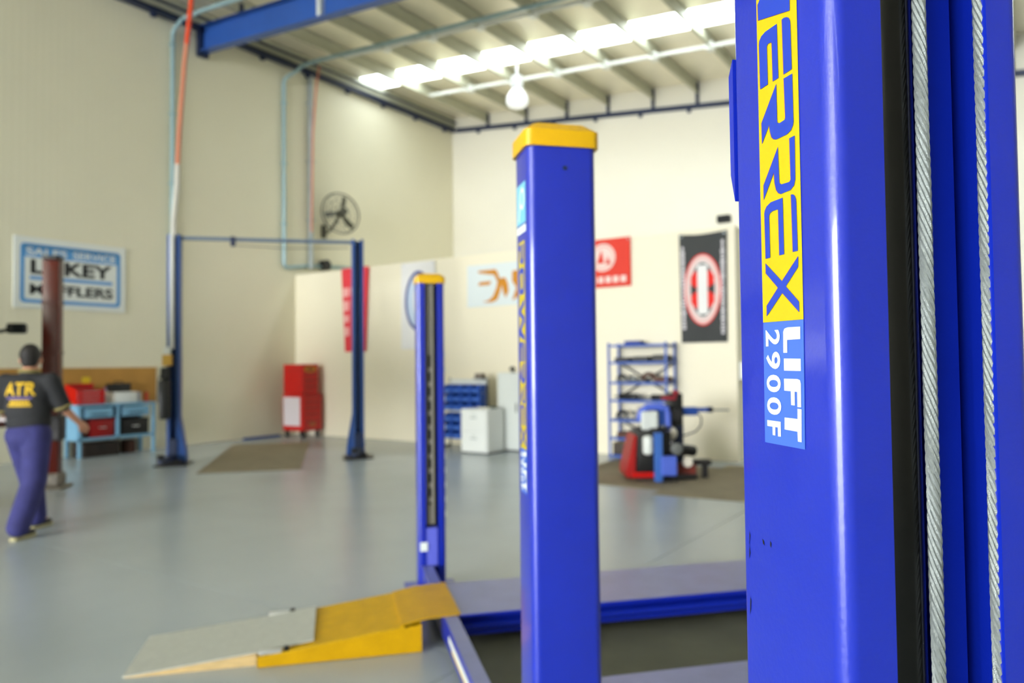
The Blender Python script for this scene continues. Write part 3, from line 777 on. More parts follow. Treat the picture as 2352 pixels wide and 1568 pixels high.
# black banner with the ringed red cross-shaped emblem
o, fn = cloth('shop_banner', -4.545, -3.765, 1.865, 3.62, FLAGBLACK, 'black banner with a red and pale ring emblem, hanging below the small black box', .012, 3, .6, .05, .03)
cx, cz = -4.165, 2.72
F = lambda d: (lambda x, z: fn(x, z, d))
mb = MB()
ring(mb, oval(cx, cz, .315, .585), oval(cx, cz, .285, .555), F(.004), 0)
ring(mb, oval(cx, cz, .29, .56), oval(cx, cz, .255, .50), F(.005), 1)
ring(mb, oval(cx, cz, .258, .505), oval(cx, cz, .215, .46), F(.005), 1)
ring(mb, oval(cx, cz, .22, .465), oval(cx, cz, .205, .44), F(.005), 2)
mb.build('ring_print', [BRIGHTRED, BLUSH, FLAGWHITE], o)
mb = MB()
for s in (-1, 1):
    for t in (-1, 1):
        sheet(mb, [(cx, cz), (cx + s*.08, cz + t*.01), (cx + s*.2, cz + t*.09), (cx + s*.195, cz + t*.21), (cx + s*.13, cz + t*.31), (cx, cz + t*.25)], F(.007), 0, 2)
mb.build('emblem_print', BRIGHTRED, o)
mb = MB(); sheet(mb, rrect(cx-.088, cz-.40, cx+.088, cz+.40, .03), F(.010), 0, 3); mb.build('centre_bar_print', FLAGWHITE, o)
mb = MB()
for x, za, zb in ((-4.49, 2.08, 3.38), (-3.83, 1.99, 3.48)):
    z = za; random.seed(int(za * 100))
    while z < zb:
        h = random.uniform(.03, .07); wd = random.uniform(.018, .034)
        sheet(mb, [(x - wd, z), (x + wd, z), (x + wd, z + h), (x - wd, z + h)], F(.005), 0, 0); z += h + .014
mb.build('side_lettering', mat('banner_print_grey', (214, 208, 212), .8), o)
# red flag
o, fn = cloth('shop_flag', -6.42, -5.41, 2.856, 3.69, FLAGRED, 'red flag with a pale round print half hidden by the middle blue post', .01, 3, 2.0)
F = lambda d: (lambda x, z: fn(x, z, d))
cx, cz = -5.93, 3.37
mb = MB()
ring(mb, oval(cx, cz, .24, .24), oval(cx, cz, .2, .2), F(.004), 0)
sheet(mb, oval(cx, cz, .19, .19, 30), F(.004), 0, 2)
for k in range(6):
    x = -6.3 + k * .14; sheet(mb, [(x, 2.93), (x + .1, 2.93), (x + .1, 3.04), (x, 3.04)], F(.004), 0, 0)
mb.build('flag_print', FLAGPALE, o)
mb = MB()
sheet(mb, [(cx - .12, cz - .1), (cx - .02, cz + .14), (cx + .03, cz - .1)], F(.007), 0, 1); sheet(mb, [(cx + .05, cz - .12), (cx + .15, cz - .12), (cx + .1, cz + .02)], F(.007), 0, 1)
mb.build('emblem_print', FLAGRED, o)
# crimson banner behind the right post of the two post lift
o, fn = cloth('shop_banner', -12.38, -11.53, 1.86, 3.69, FLAGPINK, 'crimson banner with pale lettering behind the right post of the older blue lift', .016, 3, 4.0, .25)
F = lambda d: (lambda x, z: fn(x, z, d))
mb = MB()
for k, (z, h) in enumerate(((2.2, .2), (2.5, .16), (2.75, .22), (3.06, .2))):
    sheet(mb, [(-12.36, z), (-12.02, z + .02), (-12.02, z + h), (-12.36, z + h)], F(.005), 0, 1)
    sheet(mb, [(-11.9, z), (-11.72, z), (-11.72, z + h), (-11.9, z + h)], F(.005), 0, 1)
mb.build('lettering', mat('crimson_banner_print', (244, 176, 174), .8), o)
# white banner behind the far post
o, fn = cloth('shop_banner', -10.6, -9.7, 1.88, 3.66, FLAGWHITE, 'white banner with a navy ring, mostly hidden by the far yellow-capped post', .012, 3, 1.0)
F = lambda d: (lambda x, z: fn(x, z, d))
mb = MB(); cx, cz = -10.14, 2.86
ring(mb, oval(cx, cz, .36, .62), oval(cx, cz, .30, .55), F(.005), 0); ring(mb, oval(cx, cz, .30, .55), oval(cx, cz, .14, .36), F(.004), 1)
mb.build('ring_print', [INKBLUE, mat('banner_print_pale_blue', (198, 214, 232), .8)], o)
# white plate sign with orange brush lettering
LG = empty('logo_sign', (-8.3, OFF_Y, 3.05), 0, 'ice white plate sign with big orange brush lettering beside the middle post', 'sign')
def L_(d): return lambda x, z: (x + 8.3, -.02 - d, z - 3.05)
mb = MB().box((-.6, -.02, -.39), (1.1, -.001, .42), .005); mb.build('panel', ICE, LG)
# outlines taken from the sign face itself (x, z)
K = [[(-8.624, 3.313), (-8.613, 3.354), (-8.211, 3.356), (-8.161, 3.285), (-8.113, 3.15), (-8.183, 3.13), (-8.243, 3.25)],
     [(-8.627, 3.069), (-8.594, 3.134), (-8.315, 3.139), (-8.357, 3.067)],
     [(-8.526, 2.744), (-8.381, 2.777), (-8.278, 2.846), (-8.195, 3.007), (-8.163, 3.17), (-7.992, 3.19), (-7.934, 3.071), (-7.916, 2.923), (-7.987, 2.804), (-8.036, 2.897), (-8.074, 3.048), (-8.105, 2.935), (-8.178, 2.774), (-8.3, 2.731)],
     [(-7.832, 3.292), (-7.598, 3.323), (-7.561, 3.239), (-7.698, 3.136), (-7.602, 3.048), (-7.643, 2.84), (-7.84, 2.738), (-7.739, 2.976), (-7.835, 3.105)]]
mb = MB()
for k in K: sheet(mb, k, L_(.003), 0, 0)
mb.build('lettering', ORANGE, LG)
# small black box over the banner
BB = empty('speaker_box', (-3.79, OFF_Y, 3.785), 0, 'small black box mounted high on the office wall above the black banner', 'speaker')
MB().box((-.105, -.12, -.06), (.105, -.01, .06), .01).build('body', BLACK, BB)
MB().box((-.03, -.012, -.03), (.03, -.0005, .03)).build('bracket', DARKSTEEL, BB)
MB().box((-.09, -.124, -.045), (.09, -.119, .045), .002).build('grille', RUBBER, BB)
# switch box on the office side wall
SB = empty('switch_box', (OFF_X, 11.84, 1.41), 0, 'white switch box on the shaded side wall of the office', 'switch')
MB().box((.0005, -.15, -.14), (.09, .15, .14), .012).build('body', WHITE, SB)
MB().box((.09, -.03, -.05), (.11, .03, .05), .005).build('toggle', PALEGREY, SB)
# brown pinboard
o = MB().box((LW + .001, 4.2, .86), (LW + .022, 8.2, 1.567), .003).build('backing_board', MDF)
tag(o, 'brown fibreboard panel fixed to the left wall behind the light blue workbench', 'board')
BADGE = empty('note_sticker', (LW + .024, 6.87, 1.34), 0, 'small yellow notice stuck on the brown board above the red tool chest', 'notice')
MB().box((-.001, -.07, -.05), (.003, .07, .06), .001).build('card', YELPLASTIC, BADGE)
# ---- hanging lamp
HL = empty('high_bay_lamp', (-9.35, 14.1, 8.12), 0, 'white hanging lamp below the far roof purlins', 'lamp')
MB().tube([(0, 0, .25), (0, 0, -.02)], .02, 6).build('hanger', LAMPWHITE, HL)
MB().lathe([(.02, 0), (.13, -.02), (.14, -.26), (.12, -.3), (.1, -.31)], 20).build('gear_housing', LAMPWHITE, HL)
MB().lathe([(.1, -.31), (.16, -.36), (.24, -.5), (.25, -.62), (.2, -.7), (.1, -.74)], 24).build('globe', LAMPLIT, HL)

# ================================================================ BENCHES, CHESTS, RACKS
# ---- light blue workbench on the left wall
WB = empty('workbench', (LW + .26, 7.2, 0), 0, 'light blue steel workbench with two drawers under the brown board', 'workbench')
# local x: 0.24 = front edge, -0.24 = wall; local y along the wall
MB().box((-.24, -.72, .885), (.26, .70, .925), .004).build('worktop', LIGHTBLUE, WB)
for y in (-.69, -.03, .64):
    MB().box((.205, y, 0 if y != -.03 else .3), (.25, y + .055, .885), .004).build('leg', LIGHTBLUE, WB)
for y in (-.69, .64): MB().box((-.235, y, 0), (-.19, y + .055, .885), .004).build('leg', LIGHTBLUE, WB)
MB().box((-.235, -.69, .3), (.25, .69, .345), .004).build('lower_shelf', LIGHTBLUE, WB)
MB().box((-.19, -.70, .3), (.21, -.69, .885)).build('side_panel', LIGHTBLUE, WB)
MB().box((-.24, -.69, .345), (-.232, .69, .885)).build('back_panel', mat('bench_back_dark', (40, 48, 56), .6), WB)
for y0, y1 in ((-.58, -.10), (.08, .57)):
    d = MB().box((-.15, y0, .69), (.262, y1, .86), .006).build('drawer', LIGHTBLUE, WB)
    MB().box((.262, y0 + .1, .735), (.275, y1 - .1, .765), .004).build('pull', mat('pull_mid_blue', (74, 110, 136), .5), d)  # pulls a darker blue than the bench
def box_thing(name, loc, size, m, label, cat, group=None, bev=.01, rz=0, extra=None):
    o = empty(name, loc, rz, label, cat, group); x, y, z = size
    MB().box((-x/2, -y/2, 0), (x/2, y/2, z), bev, seg=2).build('body', m, o)
    if extra: extra(o, x, y, z)
    return o
def lidded(m):
    def f(o, x, y, z):
        MB().box((-x/2 - .008, -y/2 - .008, z - .03), (x/2 + .008, y/2 + .008, z + .012), .006).build('lid', m, o)
        MB().tube([(x/2 + .004, -.06, z * .55), (x/2 + .03, -.05, z * .55), (x/2 + .03, .05, z * .55), (x/2 + .004, .06, z * .55)], .007, 6).build('handle', CHROME, o)
    return f
# red tool chest on the bench, lid up
TC = empty('tool_chest', (LW + .27, 6.72, .925), 0, 'open red tool chest on the left end of the light blue workbench', 'tool chest')
MB().box((-.2, -.22, 0), (.2, .26, .26), .006).build('body', RED, TC)
MB().box((-.19, -.21, .26), (.19, .25, .264)).build('tray', mat('dark_red_tray', (84, 6, 6), .5), TC)
MB().box((-.215, -.22, .25), (-.2, .26, .36), .004).build('lid', RED, TC)
MB().prism([(-.2, 0), (.2, 0), (.2, .26), (-.2, .36)], -.228, -.22, M=Matrix(((1,0,0,0),(0,0,1,0),(0,1,0,0),(0,0,0,1)))).build('side_plate', RED, TC)
for k in range(3):
    d = MB().box((.2, -.2, .015 + k * .08), (.208, .24, .085 + k * .08), .003).build('drawer', RED, TC)
    MB().box((.208, -.12, .06 + k * .08), (.218, .16, .07 + k * .08), .002).build('pull', CHROME, d)
box_thing('tool_box', (LW + .32, 6.93, .345), (.32, .42, .30), mat('deep_red_enamel', (150, 6, 8), .4), 'dark red box standing on the lower shelf of the light blue workbench', 'box', extra=lidded(mat('deep_red_enamel', (150, 6, 8), .4)))
box_thing('storage_box', (LW + .30, 7.53, .345), (.36, .5, .28), BLACK, 'wide black box on the lower shelf of the workbench, right bay', 'box', extra=lidded(BLACK))
box_thing('white_tub', (LW + .315, 7.38, .925), (.25, .4, .19), WHITE, 'white plastic tub on the workbench in front of the black case', 'tub', extra=lambda o, x, y, z: MB().box((-x/2-.006, -y/2-.006, z-.025), (x/2+.006, y/2+.006, z+.006), .006).build('lid', WHITE, o))
box_thing('tool_case', (LW + .097, 7.42, .925), (.14, .40, .35), BLACK, 'black case standing behind the white tub on the workbench', 'case', extra=lambda o, x, y, z: MB().tube([(0, -.08, z), (0, -.07, z + .035), (0, .07, z + .035), (0, .08, z)], .01, 8).build('handle', BLACK, o))
def bottle(y, r, h, m, capm, label, x=.33, tall=.25):
    o = empty('bottle', (LW + x, y, .925), 0, label, 'bottle')
    MB().lathe([(r*.9, 0), (r, .01), (r, h*.62), (r*.85, h*.72), (r*.4, h*.82), (r*.36, h*.88)], 16).build('body', m, o)
    MB().lathe([(r*.45, h*.86), (r*.45, h), (r*.3, h*1.01)], 12).build('cap', capm, o)
bottle(7.06, .05, .28, BONE, PURPLE, 'pale bottle with a purple cap beside the red tool chest')
bottle(7.15, .04, .2, BONE, BONE, 'short pale bottle between the purple-capped bottle and the white tub', x=.38)
def can(y, r, h, m, label, x=.34):
    o = empty('spray_can', (LW + x, y, .925), 0, label, 'can')
    MB().lathe([(r, 0), (r, h*.86), (r*.7, h*.93)], 16).build('body', m, o)
    MB().lathe([(r*.55, h*.9), (r*.55, h), (r*.2, h*1.01)], 12).build('cap', BLACK, o)
can(7.67, .045, .2, mat('can_silver', (188, 186, 190), .3, .5), 'silver can on the workbench right of the white tub')
can(7.81, .04, .19, mat('can_orange', (196, 66, 30), .4), 'orange can at the right end of the workbench')
box_thing('crate', (LW + .24, 6.95, 0), (.38, .62, .24), mat('crate_dark_brown', (44, 34, 28), .7), 'dark brown crate on the floor under the left bay of the workbench', 'crate', extra=lambda o, x, y, z: MB().box((x/2, -.1, z*.55), (x/2 + .006, .1, z*.75), .002).build('hand_hold', BLACK, o))
o = empty('drum', (LW + .2, 7.55, 0), 0, 'dark drum on the floor under the light blue workbench', 'drum')
MB().lathe([(.12, 0), (.125, .02), (.125, .2), (.115, .22)], 18).build('body', RUSTY, o); MB().lathe([(.1, .2), (.1, .235), (.02, .24)], 18).build('lid', BLACK, o)

# ---- red roller cabinet with top chest in the corner
RC = empty('roller_cabinet', (-13.27, 11.22, 0), 0, 'tall red roller tool cabinet with a red top chest in the corner by the office', 'tool cabinet')
MB().box((-.33, -.27, .14), (.33, .27, .95), .012).build('body', RED, RC)
MB().box((-.33, -.25, .955), (.3, .2, 1.6), .012).build('top_chest', RED, RC)
MB().box((-.3, -.277, .25), (.25, -.2705, .88), .003).build('side_poster', mat('poster_pale', (216, 206, 210), .5), RC)
for x in (-.26, .26):
    for y in (-.2, .2):
        MB().cyl((x, y - .02, .055), (x, y + .02, .055), .055, n=14).box((x - .03, y - .03, .1), (x + .03, y + .03, .14)).build('caster', RUBBER, RC)
for z0, z1 in ((.2, .36), (.37, .53), (.54, .66), (.67, .79), (.8, .92)):
    d = MB().box((.33, -.25, z0), (.338, .25, z1), .003).build('drawer', RED, RC); MB().box((.338, -.2, z1 - .03), (.348, .2, z1 - .018), .002).build('pull', DARKSTEEL, d)
for z0, z1 in ((1.0, 1.13), (1.14, 1.27), (1.28, 1.41)):
    d = MB().box((.3, -.23, z0), (.308, .18, z1), .003).build('drawer', RED, RC); MB().box((.308, -.18, z1 - .03), (.318, .13, z1 - .018), .002).build('pull', DARKSTEEL, d)
mb = MB(); sheet(mb, oval(0.0, 1.49, .17, .065, 24), lambda y, z: (.3015, y - .03, z), 0, 0); mb.build('oval_badge', mat('badge_gold', (206, 150, 20), .4), RC)
mb = MB(); sheet(mb, oval(0.0, 1.49, .12, .035, 24), lambda y, z: (.3025, y - .03, z), 0, 0); mb.build('badge_centre', mat('badge_brown', (130, 40, 16), .4), RC)
mb = MB(); sheet(mb, oval(0.0, .28, .1, .05, 24), lambda y, z: (.339, y, z), 0, 0); mb.build('lower_badge', mat('badge_dull', (178, 84, 40), .4), RC)
o = MB().box((-13.72, 10.0, 0.0), (-13.66, 10.94, .05), .006).build('steel_bar', OLDBLUE)
tag(o, 'blue steel bar lying on the floor along the left wall before the red cabinet', 'bar')

# ---- louvred stand of blue parts bins
BS = empty('parts_bin_stand', (-8.62, 11.2, 0), 0, 'pale louvred stand carrying rows of blue parts bins against the office wall', 'rack')
MB().box((-.46, .02, .14), (.46, .05, 1.28), .004).build('louvred_panel', PALEGREY, BS)
for x in (-.46, .43): MB().box((x, -.2, .0), (x + .03, .05, .04), .004).box((x, .02, 0), (x + .03, .05, 1.3), .004).build('leg', GREY, BS)
for z in (1.2, .675): MB().box((-.44, .005, z), (.44, .02, z + .02), .003).build('louvre', PALEGREY, BS)
def parts_bin(x, z, wd, label):
    o = empty('parts_bin', (x, 11.2, z), 0, label, 'bin', 'blue bins on the louvred stand')
    h = .15
    MB().box((-wd/2, -.2, 0), (wd/2, 0, .008)).box((-wd/2, -.2, 0), (-wd/2 + .006, 0, h)).box((wd/2 - .006, -.2, 0), (wd/2, 0, h)).box((-wd/2, -.006, 0), (wd/2, 0, h)).box((-wd/2, -.2, 0), (wd/2, -.194, h * .55)).build('body', BINBLUE, o)
    MB().box((-wd*.25, -.203, .015), (wd*.25, -.2, .05)).build('card_slot', mat('card_slot_blue', (66, 112, 196), .5), o)
    return o
rows = [(1.03, 4), (.87, 4), (.71, 4), (.50, 4), (.34, 4), (.18, 4)]
rown = ['top row', 'second row', 'third row', 'fourth row', 'fifth row', 'bottom row']
ordn = ['first', 'second', 'third', 'fourth', 'fifth', 'sixth']
for (z, n), rn in zip(rows, rown):
    for k in range(n):
        x = -9.06 + .88 / n * (k + .5)
        parts_bin(x, z, .88 / n - .012, 'blue parts bin, %s from the left in the %s of the stand' % (ordn[k], rn))
box_thing('carton', (-8.28, 11.15, 1.3), (.16, .14, .09), mat('carton_brown_grey', (128, 116, 104), .7), 'small dull carton on top of the bin stand', 'box', extra=lambda o, x, y, z: MB().box((-x/2, -.01, z), (x/2, .01, z + .002)).build('tape', BONE, o))
MB().box((-8.40, 11.08, 1.283), (-8.16, 11.24, 1.3), .003).build('ledge', GREY, BS).location = (8.62, -11.2, 0)

# ---- white drawer cabinet and tall pale cabinet
DC = empty('drawer_cabinet', (-7.93, 10.73, 0), 0, 'low white two-drawer filing cabinet in front of the blue parts bins', 'cabinet')
MB().box((-.29, -.25, .02), (.29, .25, .775), .012).build('body', WHITE, DC)
for z0, z1 in ((.05, .39), (.41, .75)):
    d = MB().box((-.27, -.262, z0), (.27, -.25, z1), .006).build('drawer', WHITE, DC)
    MB().box((-.07, -.275, (z0+z1)/2 + .03), (.07, -.262, (z0+z1)/2 + .05), .004).build('handle', mat('handle_grey', (180, 186, 182), .4), d)
    MB().box((-.05, -.264, (z0+z1)/2 + .07), (.05, -.262, (z0+z1)/2 + .11)).build('card_holder', PALEGREY, d)
for x in (-.25, .25): MB().box((x - .03, -.22, 0), (x + .03, .22, .02)).build('foot', BLACK, DC)
box_thing('folder', (-7.82, 10.73, .775), (.3, .2, .03), mat('folder_teal', (60, 96, 92), .6), 'dark teal folder lying on the white drawer cabinet', 'folder', bev=.004, extra=lambda o, x, y, z: MB().box((-x/2 + .004, -y/2 - .002, .006), (x/2 - .004, -y/2 + .004, z - .006)).build('pages', BONE, o))
TA = empty('tall_cabinet', (-7.36, 11.325, 0), 0, 'tall pale grey cabinet half hidden by the middle blue post', 'cabinet')
MB().box((-.47, -.27, .03), (.47, .27, 1.4), .01).build('body', PALEGREY, TA)
for x0, x1, hx in ((-.45, -.005, -.05), (.005, .45, .05)):
    d = MB().box((x0, -.282, .06), (x1, -.27, 1.37), .006).build('door', PALEGREY, TA)
    MB().box((hx - .012, -.3, .7), (hx + .012, -.282, .86), .004).build('handle', GREY, d)
MB().box((-.44, -.24, 0), (.44, .24, .03)).build('plinth', GREY, TA)
o = empty('desk_lamp', (-7.6, 11.24, 1.4), 0, 'small black-headed lamp on top of the tall pale cabinet', 'lamp')
MB().lathe([(.06, 0), (.06, .012), (.015, .02), (.012, .03)], 16).build('base', BLACK, o); MB().tube([(0, 0, .02), (.03, 0, .06)], .01, 6).build('neck', BLACK, o)
MB().ell((-.02, 0, .07), (.06, .05, .04), 16).build('head', BLACK, o)

# ---- blue open shelving with exhaust parts
SH = empty('shelving_rack', (-5.13, 11.33, 0), 0, 'blue open steel shelving holding dark exhaust parts against the office wall', 'rack')
for x in (-.52, .48):
    for y in (-.2, .17): MB().box((x, y, 0), (x + .035, y + .03, 1.88), .003).build('upright', RACKBLUE, SH)
SZ = [.05, .33, .63, .95, 1.24, 1.57, 1.85]
for z in SZ: MB().box((-.51, -.2, z - .035), (.51, .2, z), .004).build('shelf', RACKBLUE, SH)
for a, b in (((-.5, .185, .98), (.5, .185, 1.56)), ((.5, .185, .98), (-.5, .185, 1.56)), ((-.5, .185, .1), (.5, .185, .6)), ((.5, .185, .1), (-.5, .185, .6))):
    MB().tube([a, b], .012, 5).build('cross_brace', DARKSTEEL, SH)
def on_rack(x, z, y=0.0): return (-5.13 + x, 11.33 + y, z)
def muffler(loc, L, r, m, label, rz=0):
    o = empty('muffler', loc, rz, label, 'muffler', 'exhaust parts on the blue shelving')
    M = Matrix.Rotation(PI/2, 4, 'Y') @ Matrix.Scale(1, 4)
    MB().lathe([(r*.4, -L/2), (r*.9, -L/2 + .015), (r, -L/2 + .03), (r, L/2 - .03), (r*.9, L/2 - .015), (r*.4, L/2)], 18, M=Matrix.Translation((0, 0, r)) @ M).build('shell', m, o)
    MB().tube([(-L/2 - .08, 0, r), (-L/2 + .01, 0, r)], r*.34, 10).build('inlet_pipe', GREY, o); MB().tube([(L/2 - .01, 0, r), (L/2 + .07, 0, r)], r*.34, 10).build('outlet_pipe', GREY, o)
def bend(loc, R, r, m, label, up=True, rz=0):
    o = empty('pipe_bend', loc, rz, label, 'pipe', 'exhaust parts on the blue shelving')
    MB().tube([(R * math.cos(PI*i/14), 0, r + R * math.sin(PI*i/14)) for i in range(15)], r, 10).build('pipe', m, o)
    for s in (-1, 1): MB().cyl((s*R, 0, 0), (s*R, 0, .02), r*1.7, n=14).build('flange', GREY, o)
def clampbox(loc, s, m, label, rz=0):
    o = empty('parts_tray', loc, rz, label, 'tray', 'exhaust parts on the blue shelving')
    x, y, z = s
    MB().box((-x/2, -y/2, 0), (x/2, y/2, .006)).box((-x/2, -y/2, 0), (-x/2+.006, y/2, z)).box((x/2-.006, -y/2, 0), (x/2, y/2, z)).box((-x/2, -y/2, 0), (x/2, -y/2+.006, z)).box((-x/2, y/2-.006, 0), (x/2, y/2, z)).build('body', m, o)
    for k in range(5): MB().ell((-x/2 + x*(k+.5)/5, random.uniform(-.02, .02), z*.8), (x*.09, y*.3, z*.35), 10).build('fitting', DARKSTEEL, o)
clampbox(on_rack(-.12, 1.85), (.28, .2, .06), INKBLUE, 'blue tray of fittings on the very top of the blue shelving')
clampbox(on_rack(-.3, 1.57), (.26, .24, .07), DARKSTEEL, 'dark tray of fittings at the left of the second shelf down')
clampbox(on_rack(.02, 1.57), (.30, .24, .08), BLACK, 'dark tray of fittings in the middle of the second shelf down')
clampbox(on_rack(.34, 1.57), (.24, .24, .1), DARKSTEEL, 'dark tray of fittings at the right of the second shelf down')
bend(on_rack(.12, 1.24), .1, .032, RUSTY, 'arched dark pipe bend on the third shelf down')
bend(on_rack(-.36, 1.24), .07, .03, DARKSTEEL, 'small dark pipe bend at the left of the third shelf down')
muffler(on_rack(-.14, 1.24, -.05), .16, .05, GREY, 'short grey muffler on the third shelf beside the arched bend')
clampbox(on_rack(.37, 1.24), (.22, .22, .08), RUSTY, 'brown tray of fittings at the right of the third shelf')
muffler(on_rack(-.24, .95), .36, .05, BLACK, 'long black muffler on the left of the fourth shelf')
muffler(on_rack(.28, .95), .26, .045, DARKSTEEL, 'dark steel muffler on the right of the fourth shelf')
muffler(on_rack(.02, .63), .22, .1, mat('muffler_pale_steel', (214, 204, 184), .4, .2), 'fat pale muffler on the shelf behind the tyre machine')
bend(on_rack(-.36, .63), .09, .03, DARKSTEEL, 'dark pipe bend on the left of the shelf with the fat pale muffler')
clampbox(on_rack(-.2, .33), (.4, .26, .09), RUSTY, 'rusty tray of fittings low on the left of the shelving')
box_thing('carton', on_rack(-.36, .05), (.24, .26, .2), mat('carton_dark', (70, 60, 52), .7), 'dark open carton on the bottom shelf at the left', 'box', extra=lambda o, x, y, z: MB().box((-x/2+.01, -y/2+.01, z), (x/2-.01, y/2-.01, z + .004)).build('contents', TIMBER, o))

# ---- mats
def floor_mat_thing(corners, label, name='floor_mat', m=None):
    o = empty(name, (*corners[0], 0), 0, label, 'mat')
    x0, y0 = corners[0]
    poly = [(x - x0, y - y0) for x, y in corners]
    MB().prism(poly, .0005, .008, bev=.002).build('sheet', m or MATS['mat_brown'], o)
    cx = sum(p[0] for p in poly) / 4; cy = sum(p[1] for p in poly) / 4
    g = MB()
    ring(g, poly, [(cx + (x - cx) * .965, cy + (y - cy) * .965) for x, y in poly], lambda x, y: (x, y, .0095))
    g.build('rim', m or MATS['mat_brown'], o)
mat('mat_brown', (134, 122, 98), .8, bump=.3, bscale=30, var=.16, vscale=3)
p = [bay(-2.0 + 0.03, 11.8), bay(-.5, 11.8), bay(-.5, 15.9), bay(-1.97, 15.9)]
floor_mat_thing([(q.x, q.y) for q in p], 'brown-grey mat on the floor between the posts of the older blue lift')
floor_mat_thing([(-5.4, 8.66), (-3.66, 8.56), (-3.66, 10.75), (-5.4, 10.9)], 'brown-grey mat under the left half of the tyre machine')
floor_mat_thing([(-3.65, 8.27), (-2.45, 8.36), (-2.7, 11.1), (-3.65, 11.1)], 'brown-grey mat right of the tyre machine, reaching further forward')

p = [bay(.662, 2.35), bay(4.95, 2.35), bay(4.95, 4.55), bay(.662, 4.55)]  # dark sheet covering the floor below the runways
floor_mat_thing([(q.x, q.y) for q in p], 'dark olive sheet on the floor under the bright blue four post lift', m=mat('sheet_dark_olive', (92, 92, 76), .8, bump=.3, bscale=30, var=.2, vscale=2))

# ---- tyre changing machine: built in its own frame, u to the right, v to the back
TM = empty('tyre_changer', (-3.95, 9.6, 0), math.atan2(.5615, .8274), 'red and blue tyre changing machine with a black column and side arm', 'tyre changer')
XZ = Matrix(((1,0,0,0),(0,0,1,0),(0,1,0,0),(0,0,0,1)))
CB1 = mat('changer_blue', (58, 104, 184), .4); CB2 = mat('changer_bright_blue', (80, 104, 206), .4); CB3 = mat('changer_deep_blue', (28, 70, 150), .4)
MB().box((-.5, -.25, .0), (.3, .42, .08), .02, seg=2).build('base_plinth', DARKSTEEL, TM)
MB().prism([(-.64, .05), (-.52, .05), (-.51, .3), (-.495, .6), (-.53, .6), (-.6, .32), (-.645, .14)], -.3, .3, bev=.008, M=XZ).build('side_cover', mat('changer_red', (160, 8, 8), .45), TM)
MB().box((-.56, -.32, .05), (-.27, -.28, .12), .008).build('front_sill', RED, TM)
MB().box((-.50, -.26, .08), (-.04, .34, .64), .02, seg=2).build('cabinet', BLACK, TM)
MB().lathe([(.03, -.12), (.065, -.1), (.07, -.07), (.07, .09), (.065, .11), (.03, .13)], 20, M=Matrix.Translation((-.36, -.34, .47))).build('air_tank', PALEGREY, TM)
MB().box((-.285, -.42, .0), (-.18, -.31, .64), .012).build('front_post', CB1, TM)
MB().box((-.21, -.47, .09), (-.01, -.32, .34), .015).build('pedal_box', CB2, TM)
for x in (-.18, -.11, -.04): MB().box((x - .025, -.55, .03), (x + .025, -.45, .05), .005).build('pedal', DARKSTEEL, TM)
MB().tube([(-.41, .0, .78), (-.38, .0, .89), (-.3, .0, .95), (-.13, .0, .96), (-.05, .0, .93), (-.03, .0, .85), (-.03, .0, .64)], .05, 12).build('bead_arm', CB2, TM)
MB().box((-.40, -.14, .65), (-.18, -.02, .9), .02).build('control_head', PALEGREY, TM)
MB().box((-.19, -.06, .62), (-.08, .06, .91), .01).build('inner_column', CB3, TM)
MB().lathe([(.22, .645), (.24, .66), (.24, .68), (.1, .7)], 24, M=Matrix.Translation((-.2, .08, 0))).build('turntable', DARKSTEEL, TM)
for k in range(4):
    a = k * PI / 2 + .5; MB().box((.12, -.02, .68), (.22, .02, .715), .006, M=Matrix.Translation((-.2, .08, 0)) @ Matrix.Rotation(a, 4, 'Z')).build('jaw', GREY, TM)
MB().box((.09, .16, .08), (.22, .34, .72), .015).build('rear_post', NAVY, TM)
MB().box((.01, .12, .68), (.21, .34, 1.13), .02, seg=2).build('column', BLACK, TM)
MB().box((-.07, .1, 1.04), (.12, .24, 1.09), .012).build('top_handle', mat('handle_red', (150, 30, 46), .4), TM)
MB().box((.08, .1, 1.1), (.15, .24, 1.17), .015).build('top_cap', mat('handle_red', (150, 30, 46), .4), TM)
MB().cyl((.11, .13, .84), (.11, .04, .84), .075, n=18).build('valve_block', DARKSTEEL, TM)
MB().box((.2, .16, .82), (.43, .3, .935), .02).box((.42, .19, .865), (.6, .27, .925), .012).build('side_arm', CB3, TM)
MB().cyl((.57, .23, .895), (.64, .23, .895), .042, n=12).build('arm_joint', DARKSTEEL, TM)
MB().tube([(.63, .23, .89), (.87, .23, .885)], .012, 8).build('arm_rod', GREY, TM)
MB().tube([(.44, .2, .84), (.48, .2, .78), (.47, .2, .68), (.4, .2, .6), (.26, .2, .55), (.2, .2, .54)], .011, 8).build('air_hose', RUBBER, TM)
MB().ell((.03, .02, .59), (.07, .06, .09), 18).build('oil_bowl', BONE, TM)
MB().box((-.17, -.05, .52), (-.09, .05, .62), .01).build('lubricator', TIMBER, TM)
MB().tube([(-.04, -.06, .38), (.06, -.12, .38), (.2, -.1, .38), (.3, -.04, .36)], .075, 12).build('roller_arm', BLACK, TM)
MB().lathe([(.03, -.04), (.075, -.035), (.08, 0), (.075, .03), (.03, .04)], 16, M=Matrix.Translation((.02, -.3, .42)) @ Matrix.Rotation(PI/2, 4, 'X')).build('gauge', GREY, TM)
MB().lathe([(.02, -.05), (.06, -.04), (.07, .0), (.06, .04), (.02, .05)], 16, M=Matrix.Translation((.17, -.26, .24)) @ Matrix.Rotation(PI/2, 4, 'X')).build('foot_roller', BONE, TM)
MB().box((.0, -.2, .06), (.3, .0, .2), .012).build('lower_carriage', mat('worn_dark_red', (120, 44, 34), .5, var=.2), TM)
MB().box((.24, -.14, .18), (.52, .02, .25), .012).box((.41, -.12, 0), (.48, -.02, .19), .01).build('side_foot', DARKSTEEL, TM)

